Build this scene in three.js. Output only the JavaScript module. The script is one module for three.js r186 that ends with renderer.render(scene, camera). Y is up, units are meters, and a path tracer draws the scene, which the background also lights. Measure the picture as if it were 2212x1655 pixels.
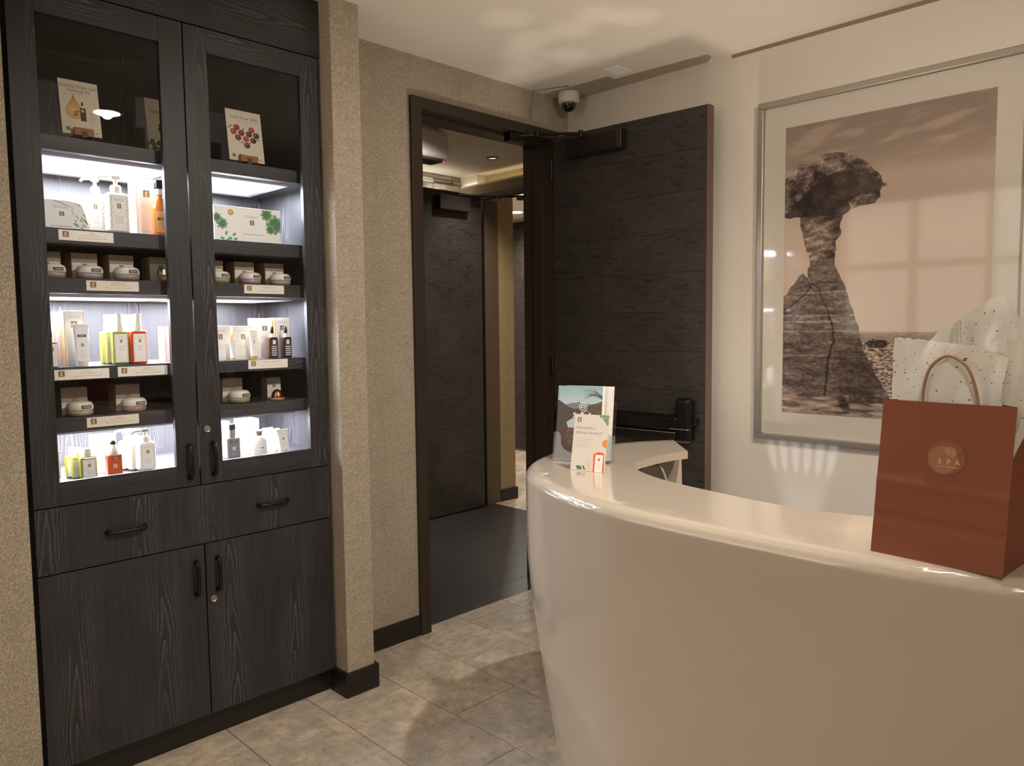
import * as THREE from 'three';
import { RoundedBoxGeometry } from 'three/addons/geometries/RoundedBoxGeometry.js';
import { mergeGeometries, toCreasedNormals } from 'three/addons/utils/BufferGeometryUtils.js';
import { ImprovedNoise } from 'three/addons/math/ImprovedNoise.js';
import { RectAreaLightUniformsLib } from 'three/addons/lights/RectAreaLightUniformsLib.js';

// ------------------------------------------------------------------ camera, lights, exposure
RectAreaLightUniformsLib.init();
const scene = new THREE.Scene();
scene.background = new THREE.Color(0x000000);
const D2R = Math.PI / 180;
const camera = new THREE.PerspectiveCamera(53.12, 2212 / 1655, 0.05, 40);
camera.position.set(-3.299, 1.4633, 2.8445);
camera.rotation.order = 'YXZ';
camera.rotation.set(-4.2192 * D2R, -44.9247 * D2R, -0.6393 * D2R);
const renderer = new THREE.WebGLRenderer();
renderer.toneMapping = THREE.LinearToneMapping;
renderer.toneMappingExposure = 1.0;
renderer.shadowMap.enabled = true;

const H = 2.701;                       // ceiling height
const WARM = new THREE.Color().setRGB(1.0, 0.90, 0.78);
const COOL = new THREE.Color().setRGB(0.9, 0.96, 1.1);
function rectLight(w, h, color, intensity, pos, target) {
  const l = new THREE.RectAreaLight(color, intensity, w, h);
  l.position.set(...pos); l.lookAt(...target); scene.add(l); return l;
}
function spot(color, intensity, pos, target, angle, penumbra, radius) {
  const l = new THREE.SpotLight(color, intensity, 0, angle * D2R, penumbra, 2);
  l.position.set(...pos); l.target.position.set(...target); scene.add(l, l.target);
  l.castShadow = true; l.shadow.radius = radius; l.shadow.mapSize.set(1024, 1024); return l;
}
const DOWN = [-1.77, H, 2.32];
spot(WARM, 18, [DOWN[0], H - 0.008, DOWN[2]], [-1.5, 0, 0.3], 57, 1, 1.5);
const DOWN2 = [-3.45, H, 3.45];  // unseen downlight added as fill from behind the camera
spot(WARM, 6, [DOWN2[0], H - 0.03, DOWN2[2]], [DOWN2[0], 0, DOWN2[2]], 82, 0.6, 4);

const DOWN3 = [-2.1, H, 3.4];  // unseen downlight added to brighten the picture wall
spot(WARM, 15, [DOWN3[0], H - 0.03, DOWN3[2]], [0, 1.5, 1.6], 38, 1, 4);

// ------------------------------------------------------------------ helpers
function rng(seed) { let a = seed >>> 0; return () => { a = (a + 0x6D2B79F5) | 0; let t = Math.imul(a ^ (a >>> 15), 1 | a); t = (t + Math.imul(t ^ (t >>> 7), 61 | t)) ^ t; return ((t ^ (t >>> 14)) >>> 0) / 4294967296; }; }
const perlin = new ImprovedNoise();
const N3 = (x, y, z) => perlin.noise(x, y, z);
function fbm(x, y, z, o = 4) { let s = 0, a = 0.5, f = 1; for (let i = 0; i < o; i++) { s += a * N3(x * f, y * f, z + i * 7.3); f *= 2.03; a *= 0.5; } return s; }
const clamp = (v, a = 0, b = 1) => Math.min(b, Math.max(a, v));
const smooth = (a, b, v) => { const t = clamp((v - a) / (b - a)); return t * t * (3 - 2 * t); };

function dataTex(w, h, fn, srgb = true) {
  const d = new Uint8Array(w * h * 4);
  for (let j = 0; j < h; j++) for (let i = 0; i < w; i++) {
    const c = fn(i / w, j / h, i, j), k = (j * w + i) * 4;
    if (typeof c === 'number') { d[k] = d[k + 1] = d[k + 2] = clamp(c, 0, 255); } else { d[k] = clamp(c[0], 0, 255); d[k + 1] = clamp(c[1], 0, 255); d[k + 2] = clamp(c[2], 0, 255); }
    d[k + 3] = 255;
  }
  const t = new THREE.DataTexture(d, w, h); t.wrapS = t.wrapT = THREE.RepeatWrapping; t.magFilter = THREE.LinearFilter; t.minFilter = THREE.LinearFilter;
  if (srgb) t.colorSpace = THREE.SRGBColorSpace; t.needsUpdate = true; return t;
}
function canvasTex(w, h, draw) {
  const c = document.createElement('canvas'); c.width = w; c.height = h; const g = c.getContext('2d'); draw(g, w, h);
  const t = new THREE.CanvasTexture(c); t.colorSpace = THREE.SRGBColorSpace; return t;
}
const std = (o) => new THREE.MeshStandardMaterial(o);
const phys = (o) => new THREE.MeshPhysicalMaterial(o);

const ni = (g) => (g.index ? g.toNonIndexed() : g);
function strip(g) { g = ni(g); for (const k of Object.keys(g.attributes)) if (!['position', 'normal', 'uv'].includes(k)) g.deleteAttribute(k); g.clearGroups && g.clearGroups(); return g; }
function merge(gs) { if (!Array.isArray(gs)) return gs; return gs.length === 1 ? gs[0] : mergeGeometries(gs.map(strip)); }
const bx = (x0, x1, y0, y1, z0, z1) => new THREE.BoxGeometry(x1 - x0, y1 - y0, z1 - z0).translate((x0 + x1) / 2, (y0 + y1) / 2, (z0 + z1) / 2);
const rb = (x0, x1, y0, y1, z0, z1, r = 0.002, s = 2) => new RoundedBoxGeometry(x1 - x0, y1 - y0, z1 - z0, s, Math.min(r, (x1 - x0) / 2.01, (y1 - y0) / 2.01, (z1 - z0) / 2.01)).translate((x0 + x1) / 2, (y0 + y1) / 2, (z0 + z1) / 2);
const cyl = (r0, r1, h, x, y, z, n = 24) => new THREE.CylinderGeometry(r1, r0, h, n).translate(x, y + h / 2, z);   // r0 bottom, stands on y
const lathe = (pts, n = 28) => new THREE.LatheGeometry(pts.map(([r, y]) => new THREE.Vector2(r, y)), n);
function tube(pts, r, n = 24, m = 8, closed = false) { return new THREE.TubeGeometry(new THREE.CatmullRomCurve3(pts.map((p) => new THREE.Vector3(...p)), closed), n, r, m, closed); }
// uv in metres, chosen by the way each face points; turn = true lays the grain across
function planar(g, tile = 1, turn = false, ou = 0, ov = 0) {
  g = strip(g); const p = g.attributes.position, n = g.attributes.normal, uv = new Float32Array(p.count * 2);
  for (let i = 0; i < p.count; i++) {
    const ax = Math.abs(n.getX(i)), ay = Math.abs(n.getY(i)), az = Math.abs(n.getZ(i));
    let u, v; if (az >= ax && az >= ay) { u = p.getX(i); v = p.getY(i); } else if (ax >= ay) { u = p.getZ(i); v = p.getY(i); } else { u = p.getX(i); v = p.getZ(i); }
    if (turn) [u, v] = [v, u];
    uv[2 * i] = u / tile + ou; uv[2 * i + 1] = v / tile + ov;
  }
  g.setAttribute('uv', new THREE.BufferAttribute(uv, 2)); return g;
}
const taken = new Map();
function numbered(n) { const k = taken.get(n) || 0; taken.set(n, k + 1); return k ? `${n}_${String(k).padStart(3, '0')}` : n; }
function finish(o) { o.traverse((m) => { if (m.isMesh) { m.castShadow = true; m.receiveShadow = true; } }); return o; }
function mesh(name, gs, mat, parent) {
  const m = new THREE.Mesh(merge(gs), mat); m.name = parent ? name : numbered(name); m.castShadow = m.receiveShadow = true; (parent || scene).add(m); return m;
}
function thing(name, label, category, pos = [0, 0, 0], turn = 0, group) {
  const o = new THREE.Group(); o.name = numbered(name); o.position.set(...pos); o.rotation.y = turn; o.userData = { label, category };
  if (group) o.userData.group = group; scene.add(o); return o;
}
function tag(o, label, category, group) { o.userData = { label, category }; if (group) o.userData.group = group; return o; }
function struct(name, gs, mat, label, category) { const m = mesh(name, gs, mat); m.userData = { kind: 'structure', label, category }; return m; }
function structGroup(name, label, category, pos = [0, 0, 0], turn = 0) { const o = thing(name, label, category, pos, turn); o.userData.kind = 'structure'; return o; }
function sub(name, parent, pos = [0, 0, 0], turn = 0) { const o = new THREE.Group(); o.name = name; o.position.set(...pos); o.rotation.y = turn; parent.add(o); return o; }

// ------------------------------------------------------------------ materials
const linenTex = (() => {
  const r = rng(11), W = 512, cols = new Float32Array(W), rows = new Float32Array(W); for (let i = 0; i < W; i++) { cols[i] = r() - 0.5; rows[i] = r() - 0.5; }
  return dataTex(W, W, (u, v, i, j) => {
    const fl = N3(u * 128, v * 96, 3.3), f2 = N3(u * 200, v * 64, 8.1), c = cols[i] * 8 + rows[j] * 8 + (r() - 0.5) * 34 + fl * 34 + f2 * 22 + fbm(u * 4, v * 4, 1.5) * 10;
    return [172 + c, 160 + c * 0.98, 142 + c * 0.92];
  });
})();
const linenBump = dataTex(256, 256, (() => { const r = rng(5); return (u, v) => 128 + N3(u * 64, v * 64, 3.3) * 90 + (r() - 0.5) * 60; })(), false);
const wallpaper = std({ map: linenTex, roughness: 0.92, bumpMap: linenBump, bumpScale: 0.0006 });
const paintTex = dataTex(256, 256, (() => { const r = rng(21); return (u, v) => { const c = (r() - 0.5) * 5 + fbm(u * 6, v * 6, 4.4) * 4; return [216 + c, 207 + c, 194 + c]; }; })());
const wallPaint = std({ map: paintTex, roughness: 0.75 });
const ceilingPaint = std({ color: 0xd6cbbd, roughness: 0.9 });
const darkTrim = std({ color: 0x1d1818, roughness: 0.42 });
const frameBrown = std({ color: 0x35291f, roughness: 0.45 });

// black-stained ash with pale pores and cathedral figure (1 m by 1 m, grain upright)
const ashTex = dataTex(1024, 1024, (() => {
  const r = rng(77);
  const arcs = [0.13, 0.38, 0.64, 0.88];
  const wrap = (d) => d - Math.round(d);
  return (u, v) => {
    let k = 9, id = 0;
    arcs.forEach((cx, n) => { const d = Math.abs(wrap(u - cx - 0.008 * Math.sin(v * 6.283 + n * 2.1) - 0.004 * Math.sin(v * 18.85 + n * 4.7))); if (d < k) { k = d; id = n; } });
    const ring = v * (id & 1 ? 5 : 6) + 30 * k + 1100 * k * k + id * 0.37 + fbm(u * 30, v * 9, 2.2 + id, 3) * 0.55 + fbm(u * 7, v * 3, 12.2 + id, 2) * 0.6;
    const saw = ring - Math.floor(ring), patch = clamp(0.75 + 1.3 * N3(u * 9, v * 4, 7.7));
    const line = (Math.pow(saw, 2.2) * 0.75 + Math.pow(saw, 9) * 0.55 - 0.12) * smooth(0.082, 0.045, k) * patch;
    const fine = N3(u * 330, v * 6, 5.5) * 0.5 + N3(u * 150, v * 4, 9.2) * 0.5, pores = Math.max(0, N3(u * 460, v * 18, 1.1));
    const c = 46 + line * 62 * (0.75 + 0.6 * N3(u * 200, v * 40, 3.7)) + fine * 15 + pores * 10 + (r() - 0.5) * 6 + fbm(u * 3, v * 3, 6.1, 2) * 8;
    return [c, c * 0.965, c * 1.03];
  };
})());
const ashBump = null;
const ash = std({ map: ashTex, roughness: 0.48 });
// dark rough boards of the spa doors (grain lies along u)
const boardTex = dataTex(1024, 512, (() => {
  const r = rng(31);
  return (u, v) => {
    const s = N3(u * 10, v * 90, 2.1) * 0.6 + N3(u * 34, v * 180, 6.3) * 0.5, pits = Math.max(0, N3(u * 26, v * 60, 4.4) - 0.25) * 1.6, fl = Math.max(0, N3(u * 60, v * 120, 8.8) - 0.35);
    const c = 48 + s * 13 + fl * 44 - pits * 24 + (r() - 0.5) * 7 + fbm(u * 3, v * 5, 1.2, 2) * 12;
    return [c * 1.06, c * 0.94, c * 0.86];
  };
})());
const board = std({ map: boardTex, roughness: 0.5, bumpMap: boardTex, bumpScale: 0.0012 });
const boardSmooth = std({ map: boardTex, roughness: 0.36 });
const vinylTex = dataTex(512, 512, (() => { const r = rng(41); return (u, v) => { const c = 52 + N3(u * 6, v * 60, 3.1) * 10 + N3(u * 20, v * 140, 5.1) * 8 + (r() - 0.5) * 5; return [c * 1.02, c * 0.96, c * 0.95]; }; })());
const vinyl = std({ map: vinylTex, roughness: 0.38 });
const slate = [1, 2, 3, 4].map((s) => dataTex(512, 1024, (() => {
  const r = rng(90 + s);
  return (u, v) => {
    const wx = fbm(u * 2 + s * 9, v * 4, 1.7, 3) * 0.7, big = fbm(u * 1.3 + v * 0.9 + s * 31 + wx, v * 2.6 - u * 0.8 + wx, s * 3.1, 4), mid = fbm(u * 6 + s * 5 + wx * 2, v * 11, s * 5.7, 5);
    const ridge = 1 - Math.abs(fbm(u * 5 + s * 13, v * 8 + wx * 2, s * 8.9, 3)) * 2.4, edge = smooth(0.86, 1.0, ridge);
    const m = smooth(-0.2, 0.22, big + mid * 0.25), n = (r() - 0.5) * 16 + mid * 34 + Math.min(0, fbm(u * 14 + s, v * 26, s * 2.2, 3) + 0.08) * 60;
    const warm = [208, 193, 172], grey = [188, 177, 161];
    return [0, 1, 2].map((k) => grey[k] + (warm[k] - grey[k]) * m + n - edge * 10);
  };
})()));
const slateMats = slate.map((t) => std({ map: t, roughness: 0.55, bumpMap: t, bumpScale: 0.0015 }));
const grout = std({ color: 0x8f8371, roughness: 0.95 });
const cream = phys({ color: new THREE.Color().setRGB(0.52, 0.44, 0.35), roughness: 0.16, clearcoat: 0.6, clearcoatRoughness: 0.05 });
const creamDull = std({ color: new THREE.Color().setRGB(0.48, 0.41, 0.33), roughness: 0.5 });
const chrome = std({ color: 0xd9d4cc, metalness: 1, roughness: 0.22 });
const silver = std({ color: 0xb5afa4, metalness: 1, roughness: 0.34 });
const blackMetal = std({ color: 0x0e0b0a, roughness: 0.42, metalness: 0.2 });
const blackGloss = std({ color: 0x120e0d, roughness: 0.18 });
const whitePlastic = std({ color: 0xe6e2da, roughness: 0.45 });
const clearGlass = phys({ color: 0xffffff, transmission: 1, thickness: 0, roughness: 0.0, ior: 1.5 });
const acrylic = phys({ color: 0xf6f8fa, transmission: 1, thickness: 0, roughness: 0.02, ior: 1.49 });
const glow = (color, k) => std({ color: 0x000000, emissive: color, emissiveIntensity: k, roughness: 1, side: THREE.DoubleSide });

// ------------------------------------------------------------------ room shell
{
  const f = structGroup('floor', 'grey and beige slate tile floor of the reception room', 'floor');
  mesh('floor_bed', bx(-4.6, 0.12, -0.12, -0.006, -0.05, 4.4), grout, f); mesh('nook_bed', bx(-4.6, -3.05, -0.12, -0.001, -1.1, -0.05), grout, f);
  const tw = 0.325, tl = 0.65, gap = 0.003;
  const tileGeo = [];
  for (let k = 0; k < 4; k++) tileGeo.push((() => {
    const g = rb(-tw / 2 + gap / 2, tw / 2 - gap / 2, -0.009, 0, -tl / 2 + gap / 2, tl / 2 - gap / 2, 0.0015, 1); const p = strip(g), pos = p.attributes.position, uv = new Float32Array(pos.count * 2), fl = k & 1 ? -1 : 1, fm = k & 2 ? -1 : 1;
    for (let i = 0; i < pos.count; i++) { uv[2 * i] = 0.5 + fl * pos.getX(i) / tw * 0.98; uv[2 * i + 1] = 0.5 + fm * pos.getZ(i) / tl * 0.98; }
    p.setAttribute('uv', new THREE.BufferAttribute(uv, 2)); return p;
  })());
  const r = rng(7);
  for (let c = -11; c <= 4; c++) {
    const x = -1.485 + c * tw + tw / 2; if (x - tw / 2 < -4.55 || x > 0.05) continue;
    const z0 = 0.70 + (c & 1 ? 0.325 : 0);
    for (let k = -2; k < 7; k++) {
      const z = z0 + k * tl + tl / 2; if (z + tl / 2 < -0.04 || z > 4.3) continue;
      const m = mesh('tile', tileGeo[Math.floor(r() * 4)], slateMats[Math.floor(r() * 4)], f); m.position.set(x, 0, z);
      if (z - tl / 2 < -0.05) { const cut = z + tl / 2 + 0.05; m.scale.z = cut / tl; m.position.z = -0.05 + cut / 2; }
      if (x + tw / 2 > 0) { const cut = tw / 2 - x; m.scale.x = cut / tw; m.position.x = -cut / 2; }
    }
  }
}
struct('ceiling', bx(-4.6, 0.2, H, H + 0.12, -1.12, 4.4), ceilingPaint, 'pale painted ceiling of the reception room', 'ceiling');
struct('wall_back', [planar(bx(-1.57, -1.105, 0, H, -0.185, 0), 0.5), planar(bx(-1.105, -0.097, 2.516, H, -0.185, 0), 0.5), planar(bx(-0.097, 1.09, 0, H, -0.185, 0), 0.5)], wallpaper, 'tan linen papered wall around the spa doorway', 'wall');
struct('wall_pilaster', planar(bx(-1.685, -1.56, 0, H, -0.3, 0.285), 0.5), wallpaper, 'narrow tan linen papered pilaster right of the cabinet', 'wall');
struct('wall_alcove', [planar(bx(-2.80, -1.6, 0, H, -0.42, -0.30), 0.5)], wallpaper, 'hidden back of the cabinet alcove', 'wall');
struct('wall_cabinet_side', planar(bx(-3.05, -2.745, 0, H, -1.0, 0.285), 0.5), wallpaper, 'tan linen papered wall left of the cabinet', 'wall');
struct('wall_right', planar(bx(0, 0.12, 0, H, 0, 4.4), 1), wallPaint, 'cream painted wall behind the framed rock photograph', 'wall');
struct('wall_front', planar(bx(-4.6, 0.12, 0, H, 4.3, 4.42), 0.5), wallpaper, 'tan papered wall behind the viewer', 'wall');
struct('wall_left', [planar(bx(-4.6, -4.45, 0, 1.28, -1.0, 4.3), 0.5), planar(bx(-4.6, -4.45, 2.66, H, -1.0, 4.3), 0.5), planar(bx(-4.6, -4.45, 1.28, 2.66, -1.0, -0.92), 0.5), planar(bx(-4.6, -4.45, 1.28, 2.66, 1.70, 4.3), 0.5)], wallpaper, 'tan papered wall with the frosted window', 'wall');
struct('wall_side_nook', planar(bx(-4.6, -2.745, 0, H, -1.12, -1.0), 0.5), wallpaper, 'tan papered wall of the nook left of the cabinet', 'wall');
{ // frosted window that the picture glass mirrors
  const w = structGroup('window_1', 'frosted window with eight panes on the left wall', 'window');
  const fr = [bx(-4.50, -4.45, 1.28, 1.34, -0.92, 1.70), bx(-4.50, -4.45, 2.60, 2.66, -0.92, 1.70), bx(-4.50, -4.45, 1.96, 2.03, -0.92, 1.70)];
  for (const z of [-0.92, -0.29, 0.36, 0.99, 1.64]) fr.push(bx(-4.50, -4.45, 1.28, 2.66, z, z + 0.065));
  mesh('window_frame', fr, frameBrown, w);
  const pg = glow(new THREE.Color().setRGB(1.0, 0.88, 0.72), 1.9);
  for (const [z0, z1] of [[-0.855, -0.29], [-0.225, 0.36], [0.425, 0.99], [1.055, 1.64]]) for (const [y0, y1] of [[1.34, 1.96], [2.03, 2.60]]) mesh('window_pane', bx(-4.53, -4.52, y0, y1, z0, z1), pg, w);
  rectLight(2.45, 1.24, new THREE.Color().setRGB(1, 0.86, 0.68), 1.0, [-4.44, 1.97, 0.39], [0, 1.97, 0.39]);
}
// baseboards
const bbH = 0.098;
{
  const b = structGroup('baseboard_back', 'black baseboard left of the spa doorway', 'baseboard');
  mesh('board', rb(-1.56, -1.105, 0, bbH, 0.0, 0.014, 0.003), darkTrim, b);
  const p = structGroup('baseboard_pilaster', 'black baseboard wrapping the foot of the pilaster', 'baseboard');
  mesh('board', rb(-1.700, -1.545, 0, bbH, 0.285, 0.300, 0.003), darkTrim, p);
  mesh('board', bx(-1.700, -1.685, 0, bbH - 0.0005, 0.18, 0.286), darkTrim, p);
  mesh('board', bx(-1.560, -1.545, 0, bbH - 0.0005, 0.014, 0.286), darkTrim, p);
  const r = structGroup('baseboard_right', 'black baseboard under the picture wall', 'baseboard');
  mesh('board', rb(-0.014, 0, 0, bbH, 0.0, 4.3, 0.003), darkTrim, r);
  const l = structGroup('baseboard_left', 'black baseboard left of the cabinet', 'baseboard');
  mesh('board', rb(-3.05, -2.745, 0, bbH, 0.285, 0.300, 0.003), darkTrim, l);
}
// thin brown strip along the top of the picture wall
struct('trim_5', bx(-0.004, 0, H - 0.016, H, 1.0, 4.3), std({ color: 0x8a7862, roughness: 0.9 }), 'thin brown strip between ceiling and picture wall', 'trim');

// downlight mirrored in the cabinet glass, then two unseen ones added as fill
for (const [pos, label] of [[DOWN, 'round ceiling downlight over the curved desk, mirrored in the left cabinet door'], [DOWN2, 'added fill downlight behind the viewer'], [DOWN3, 'added fill downlight brightening the picture wall']]) {
  const d = thing('ceiling_downlight', label, 'downlight', pos);
  mesh('trim_ring', lathe([[0.066, 0], [0.070, -0.003], [0.088, -0.003], [0.092, 0]], 40), whitePlastic, d);
  mesh('light_lens', new THREE.CylinderGeometry(0.068, 0.068, 0.004, 40).translate(0, -0.005, 0), glow(new THREE.Color().setRGB(1, 0.93, 0.8), 45), d);
}

// ------------------------------------------------------------------ hall behind the doorway
struct('floor_hall', (() => { const g = [bx(-1.6, 1.02, -0.12, -0.004, -2.2, -0.05)]; return g; })(), darkTrim, 'dark base under the hall boards', 'floor');
{
  const f = structGroup('floor_hall_boards', 'dark vinyl plank floor in the hall', 'floor');
  for (let k = 0; k < 12; k++) { const z1 = -0.05 - k * 0.178; mesh('plank', planar(rb(-1.5, 1.02, -0.004, 0, z1 - 0.1765, z1, 0.0008, 1), 0.9, false, k * 0.37, k * 0.13), vinyl, f); }
}
struct('ceiling_hall', [bx(-1.62, 1.25, H, H + 0.12, -2.2, -1.1205), bx(0.2005, 1.25, H, H + 0.12, -1.12, -0.185)], ceilingPaint, 'pale ceiling of the hall', 'ceiling');
struct('wall_hall_left', planar(bx(-1.62, -1.5, 0, H, -2.2, -0.185), 0.5), wallpaper, 'papered left wall of the hall', 'wall');
{ // stone wall at the end of the hall
  const w = structGroup('wall_hall_stone', 'stacked pale stone wall at the end of the hall', 'wall');
  mesh('wall_core', bx(-1.6, 1.09, 0, H, -2.2, -2.06), std({ color: 0x8a7c66, roughness: 0.95 }), w);
  const r = rng(55), mats = [0xd8cdb8, 0xc2b6a0, 0xe4dccb, 0xaea28c].map((c) => std({ color: c, roughness: 0.95, bumpMap: linenBump, bumpScale: 0.004 }));
  for (let y = 2.34; y < H - 0.01;) {
    const h = Math.min(H - 0.001 - y, 0.035 + r() * 0.03); let x = -0.4 - r() * 0.2;
    while (x < 1.08) { const l = Math.min(1.088 - x, 0.07 + r() * 0.16); if (l > 0.02) mesh('stone', rb(x + 0.001, x + l - 0.001, y + 0.001, y + h - 0.001, -2.06, -2.045 + r() * 0.02, 0.006, 1), mats[Math.floor(r() * 4)], w); x += l; }
    y += h;
  }
}
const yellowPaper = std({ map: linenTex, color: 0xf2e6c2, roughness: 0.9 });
const soffitPaint = std({ color: 0x9a8870, roughness: 0.9 });
struct('wall_hall_right', [bx(0.95, 1.09, 0, 2.60, -0.72, -0.185), bx(0.95, 1.09, 2.525, 2.60, -1.712, -0.72), bx(0.95, 1.09, 0, 2.60, -2.06, -1.712)], soffitPaint, 'tan wall with a ledge above the inner doorway', 'wall');
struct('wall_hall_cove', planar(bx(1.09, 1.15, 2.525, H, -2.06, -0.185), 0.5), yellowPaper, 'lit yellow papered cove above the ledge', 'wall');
// cove lamp on the ledge and an added, hidden lamp brightening the stone wall
{
  const c = thing('cove_light', 'slim warm light strip on the ledge above the inner doorway', 'light strip', [0, 0, 0]);
  mesh('housing', bx(0.955, 0.975, 2.60, 2.615, -2.0, -0.3), whitePlastic, c);
  mesh('led_strip', bx(0.975, 0.978, 2.602, 2.613, -2.0, -0.3), glow(new THREE.Color().setRGB(1, 0.87, 0.55), 2.0), c);
  rectLight(1.7, 0.012, new THREE.Color().setRGB(1, 0.87, 0.58), 11, [0.982, 2.612, -1.15], [2, 2.85, -1.15]);
  const s = thing('added_stone_light', 'added hidden light bar brightening the stone wall behind the open inner door', 'light strip');
  mesh('housing', bx(-0.4, 0.9, 2.38, 2.42, -2.06, -1.90), whitePlastic, s);
  mesh('led_strip', bx(-0.4, 0.9, 2.42, 2.423, -1.95, -1.91), glow(new THREE.Color().setRGB(1, 0.9, 0.7), 2.0), s);
  rectLight(1.3, 0.03, new THREE.Color().setRGB(1, 0.93, 0.82), 24, [0.15, 2.43, -1.93], [0.15, 2.60, -2.06]);
}
{
  const d = thing('hall_downlight', 'small dark-rimmed recessed downlight in the hall ceiling', 'downlight', [0.66, H, -1.30]);
  mesh('trim_ring', lathe([[0.034, 0.0], [0.034, -0.010], [0.042, -0.010], [0.046, 0]], 32), std({ color: 0x6d665c, roughness: 0.6 }), d);
  mesh('light_lens', new THREE.CylinderGeometry(0.034, 0.034, 0.002, 32).translate(0, -0.0015, 0), glow(new THREE.Color().setRGB(1, 0.94, 0.85), 1.0), d);
  spot(new THREE.Color().setRGB(1, 0.9, 0.78), 4.5, [0.66, H - 0.016, -1.30], [0.55, 0, -1.42], 58, 0.9, 1.2);
  const e = thing('hall_downlight', 'added hall downlight brightening the white air unit', 'downlight', [-0.72, H, -0.52]);  // added to light the front of the white unit
  mesh('trim_ring', lathe([[0.055, 0], [0.055, -0.004], [0.06, -0.008], [0.072, -0.006], [0.075, 0]], 32), whitePlastic, e);
  mesh('light_lens', new THREE.CylinderGeometry(0.055, 0.055, 0.003, 32).translate(0, -0.0025, 0), glow(new THREE.Color().setRGB(1, 0.94, 0.85), 3), e);
  spot(new THREE.Color().setRGB(1, 0.9, 0.78), 13, [-0.72, H - 0.015, -0.52], [-0.28, 1.9, -0.98], 44, 1, 2);
}
{ // white unit under the hall ceiling
  const u = thing('ceiling_unit', 'white boxy air unit with a red light under the hall ceiling', 'air unit', [-0.33, 2.495, -0.98]);
  mesh('case', rb(-0.24, 0.24, 0.012, 0.19, -0.08, 0.08, 0.03, 5), whitePlastic, u);
  mesh('base_grille', rb(-0.2, 0.2, 0, 0.02, -0.06, 0.07, 0.006), std({ color: 0x3a3634, roughness: 0.6 }), u);
  mesh('mount', bx(-0.15, 0.15, 0.185, 0.2055, -0.05, 0.05), whitePlastic, u);
  mesh('status_light', new THREE.SphereGeometry(0.005, 12, 8).translate(0.19, 0.002, 0.072), glow(new THREE.Color().setRGB(1, 0.03, 0.12), 3), u);
}

// ------------------------------------------------------------------ far room beyond the inner doorway
struct('floor_far', planar(bx(1.02, 3.3, -0.12, 0, -4.3, -0.3), 0.8), std({ map: slate[2], color: 0xf0eae6, roughness: 0.5 }), 'pale grey floor of the far room', 'floor');
struct('ceiling_far', bx(1.15, 3.3, H, H + 0.12, -4.3, -0.3), ceilingPaint, 'pale ceiling of the far room', 'ceiling');
struct('wall_far', [bx(3.13, 3.25, 0, H, -4.3, -0.3)], wallPaint, 'pale wall of the far room', 'wall');
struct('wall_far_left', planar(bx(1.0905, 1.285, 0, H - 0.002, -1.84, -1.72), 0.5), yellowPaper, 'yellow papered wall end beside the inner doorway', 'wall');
struct('wall_far_back', [bx(1.0, 3.3, 0, H, -4.42, -4.3), bx(1.0, 1.165, 0, H, -4.3, -1.84)], wallPaint, 'end wall of the far room', 'wall');
struct('wall_far_front', bx(1.09, 3.3, 0, H, -0.3, -0.18), wallPaint, 'near wall of the far room', 'wall');
{
  const b = structGroup('baseboard_far', 'black baseboard at the foot of the yellow wall end', 'baseboard');
  mesh('board', rb(1.10, 1.30, 0, 0.1, -1.72, -1.705, 0.003), darkTrim, b);
  const d3 = structGroup('door_3', 'dark plank door at the end of the far room', 'door');
  const g0 = [bx(3.09, 3.13, 2.60, 2.665, -4.25, -2.9), bx(3.09, 3.13, 0, 2.6, -2.95, -2.9)];
  mesh('door_frame', g0, blackMetal, d3);
  for (let k = 0; k < 13; k++) mesh('plank', planar(rb(3.095, 3.13, 0.02 + k * 0.198, 0.02 + k * 0.198 + 0.196, -4.2, -2.95, 0.002, 1), 1, true, k * 0.3, k * 0.17), boardSmooth, d3);
  const l1 = thing('far_disc_light', 'glowing round ceiling light seen through the inner doorway', 'ceiling light', [2.66, H, -3.05]);
  mesh('rim', lathe([[0.075, 0], [0.09, -0.012], [0.095, 0]], 32), whitePlastic, l1);
  mesh('light_disc', new THREE.CylinderGeometry(0.078, 0.078, 0.01, 32).translate(0, -0.008, 0), glow(new THREE.Color().setRGB(1, 0.96, 0.88), 6), l1);
  spot(new THREE.Color().setRGB(1, 0.93, 0.84), 14, [2.66, H - 0.03, -3.05], [2.66, 0, -3.05], 78, 0.6, 3);
  const l2 = thing('far_panel_light', 'bright flat square ceiling panel light past the inner doorway', 'ceiling light', [2.05, H, -2.2]);
  mesh('rim', bx(-0.15, 0.15, -0.012, 0, -0.15, 0.15), whitePlastic, l2);
  mesh('light_panel', bx(-0.14, 0.14, -0.014, -0.012, -0.14, 0.14), glow(new THREE.Color().setRGB(1, 0.96, 0.9), 6), l2);
  rectLight(0.28, 0.28, new THREE.Color().setRGB(1, 0.93, 0.84), 40, [2.05, H - 0.02, -2.2], [2.05, 0, -2.2001]);
}

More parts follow.
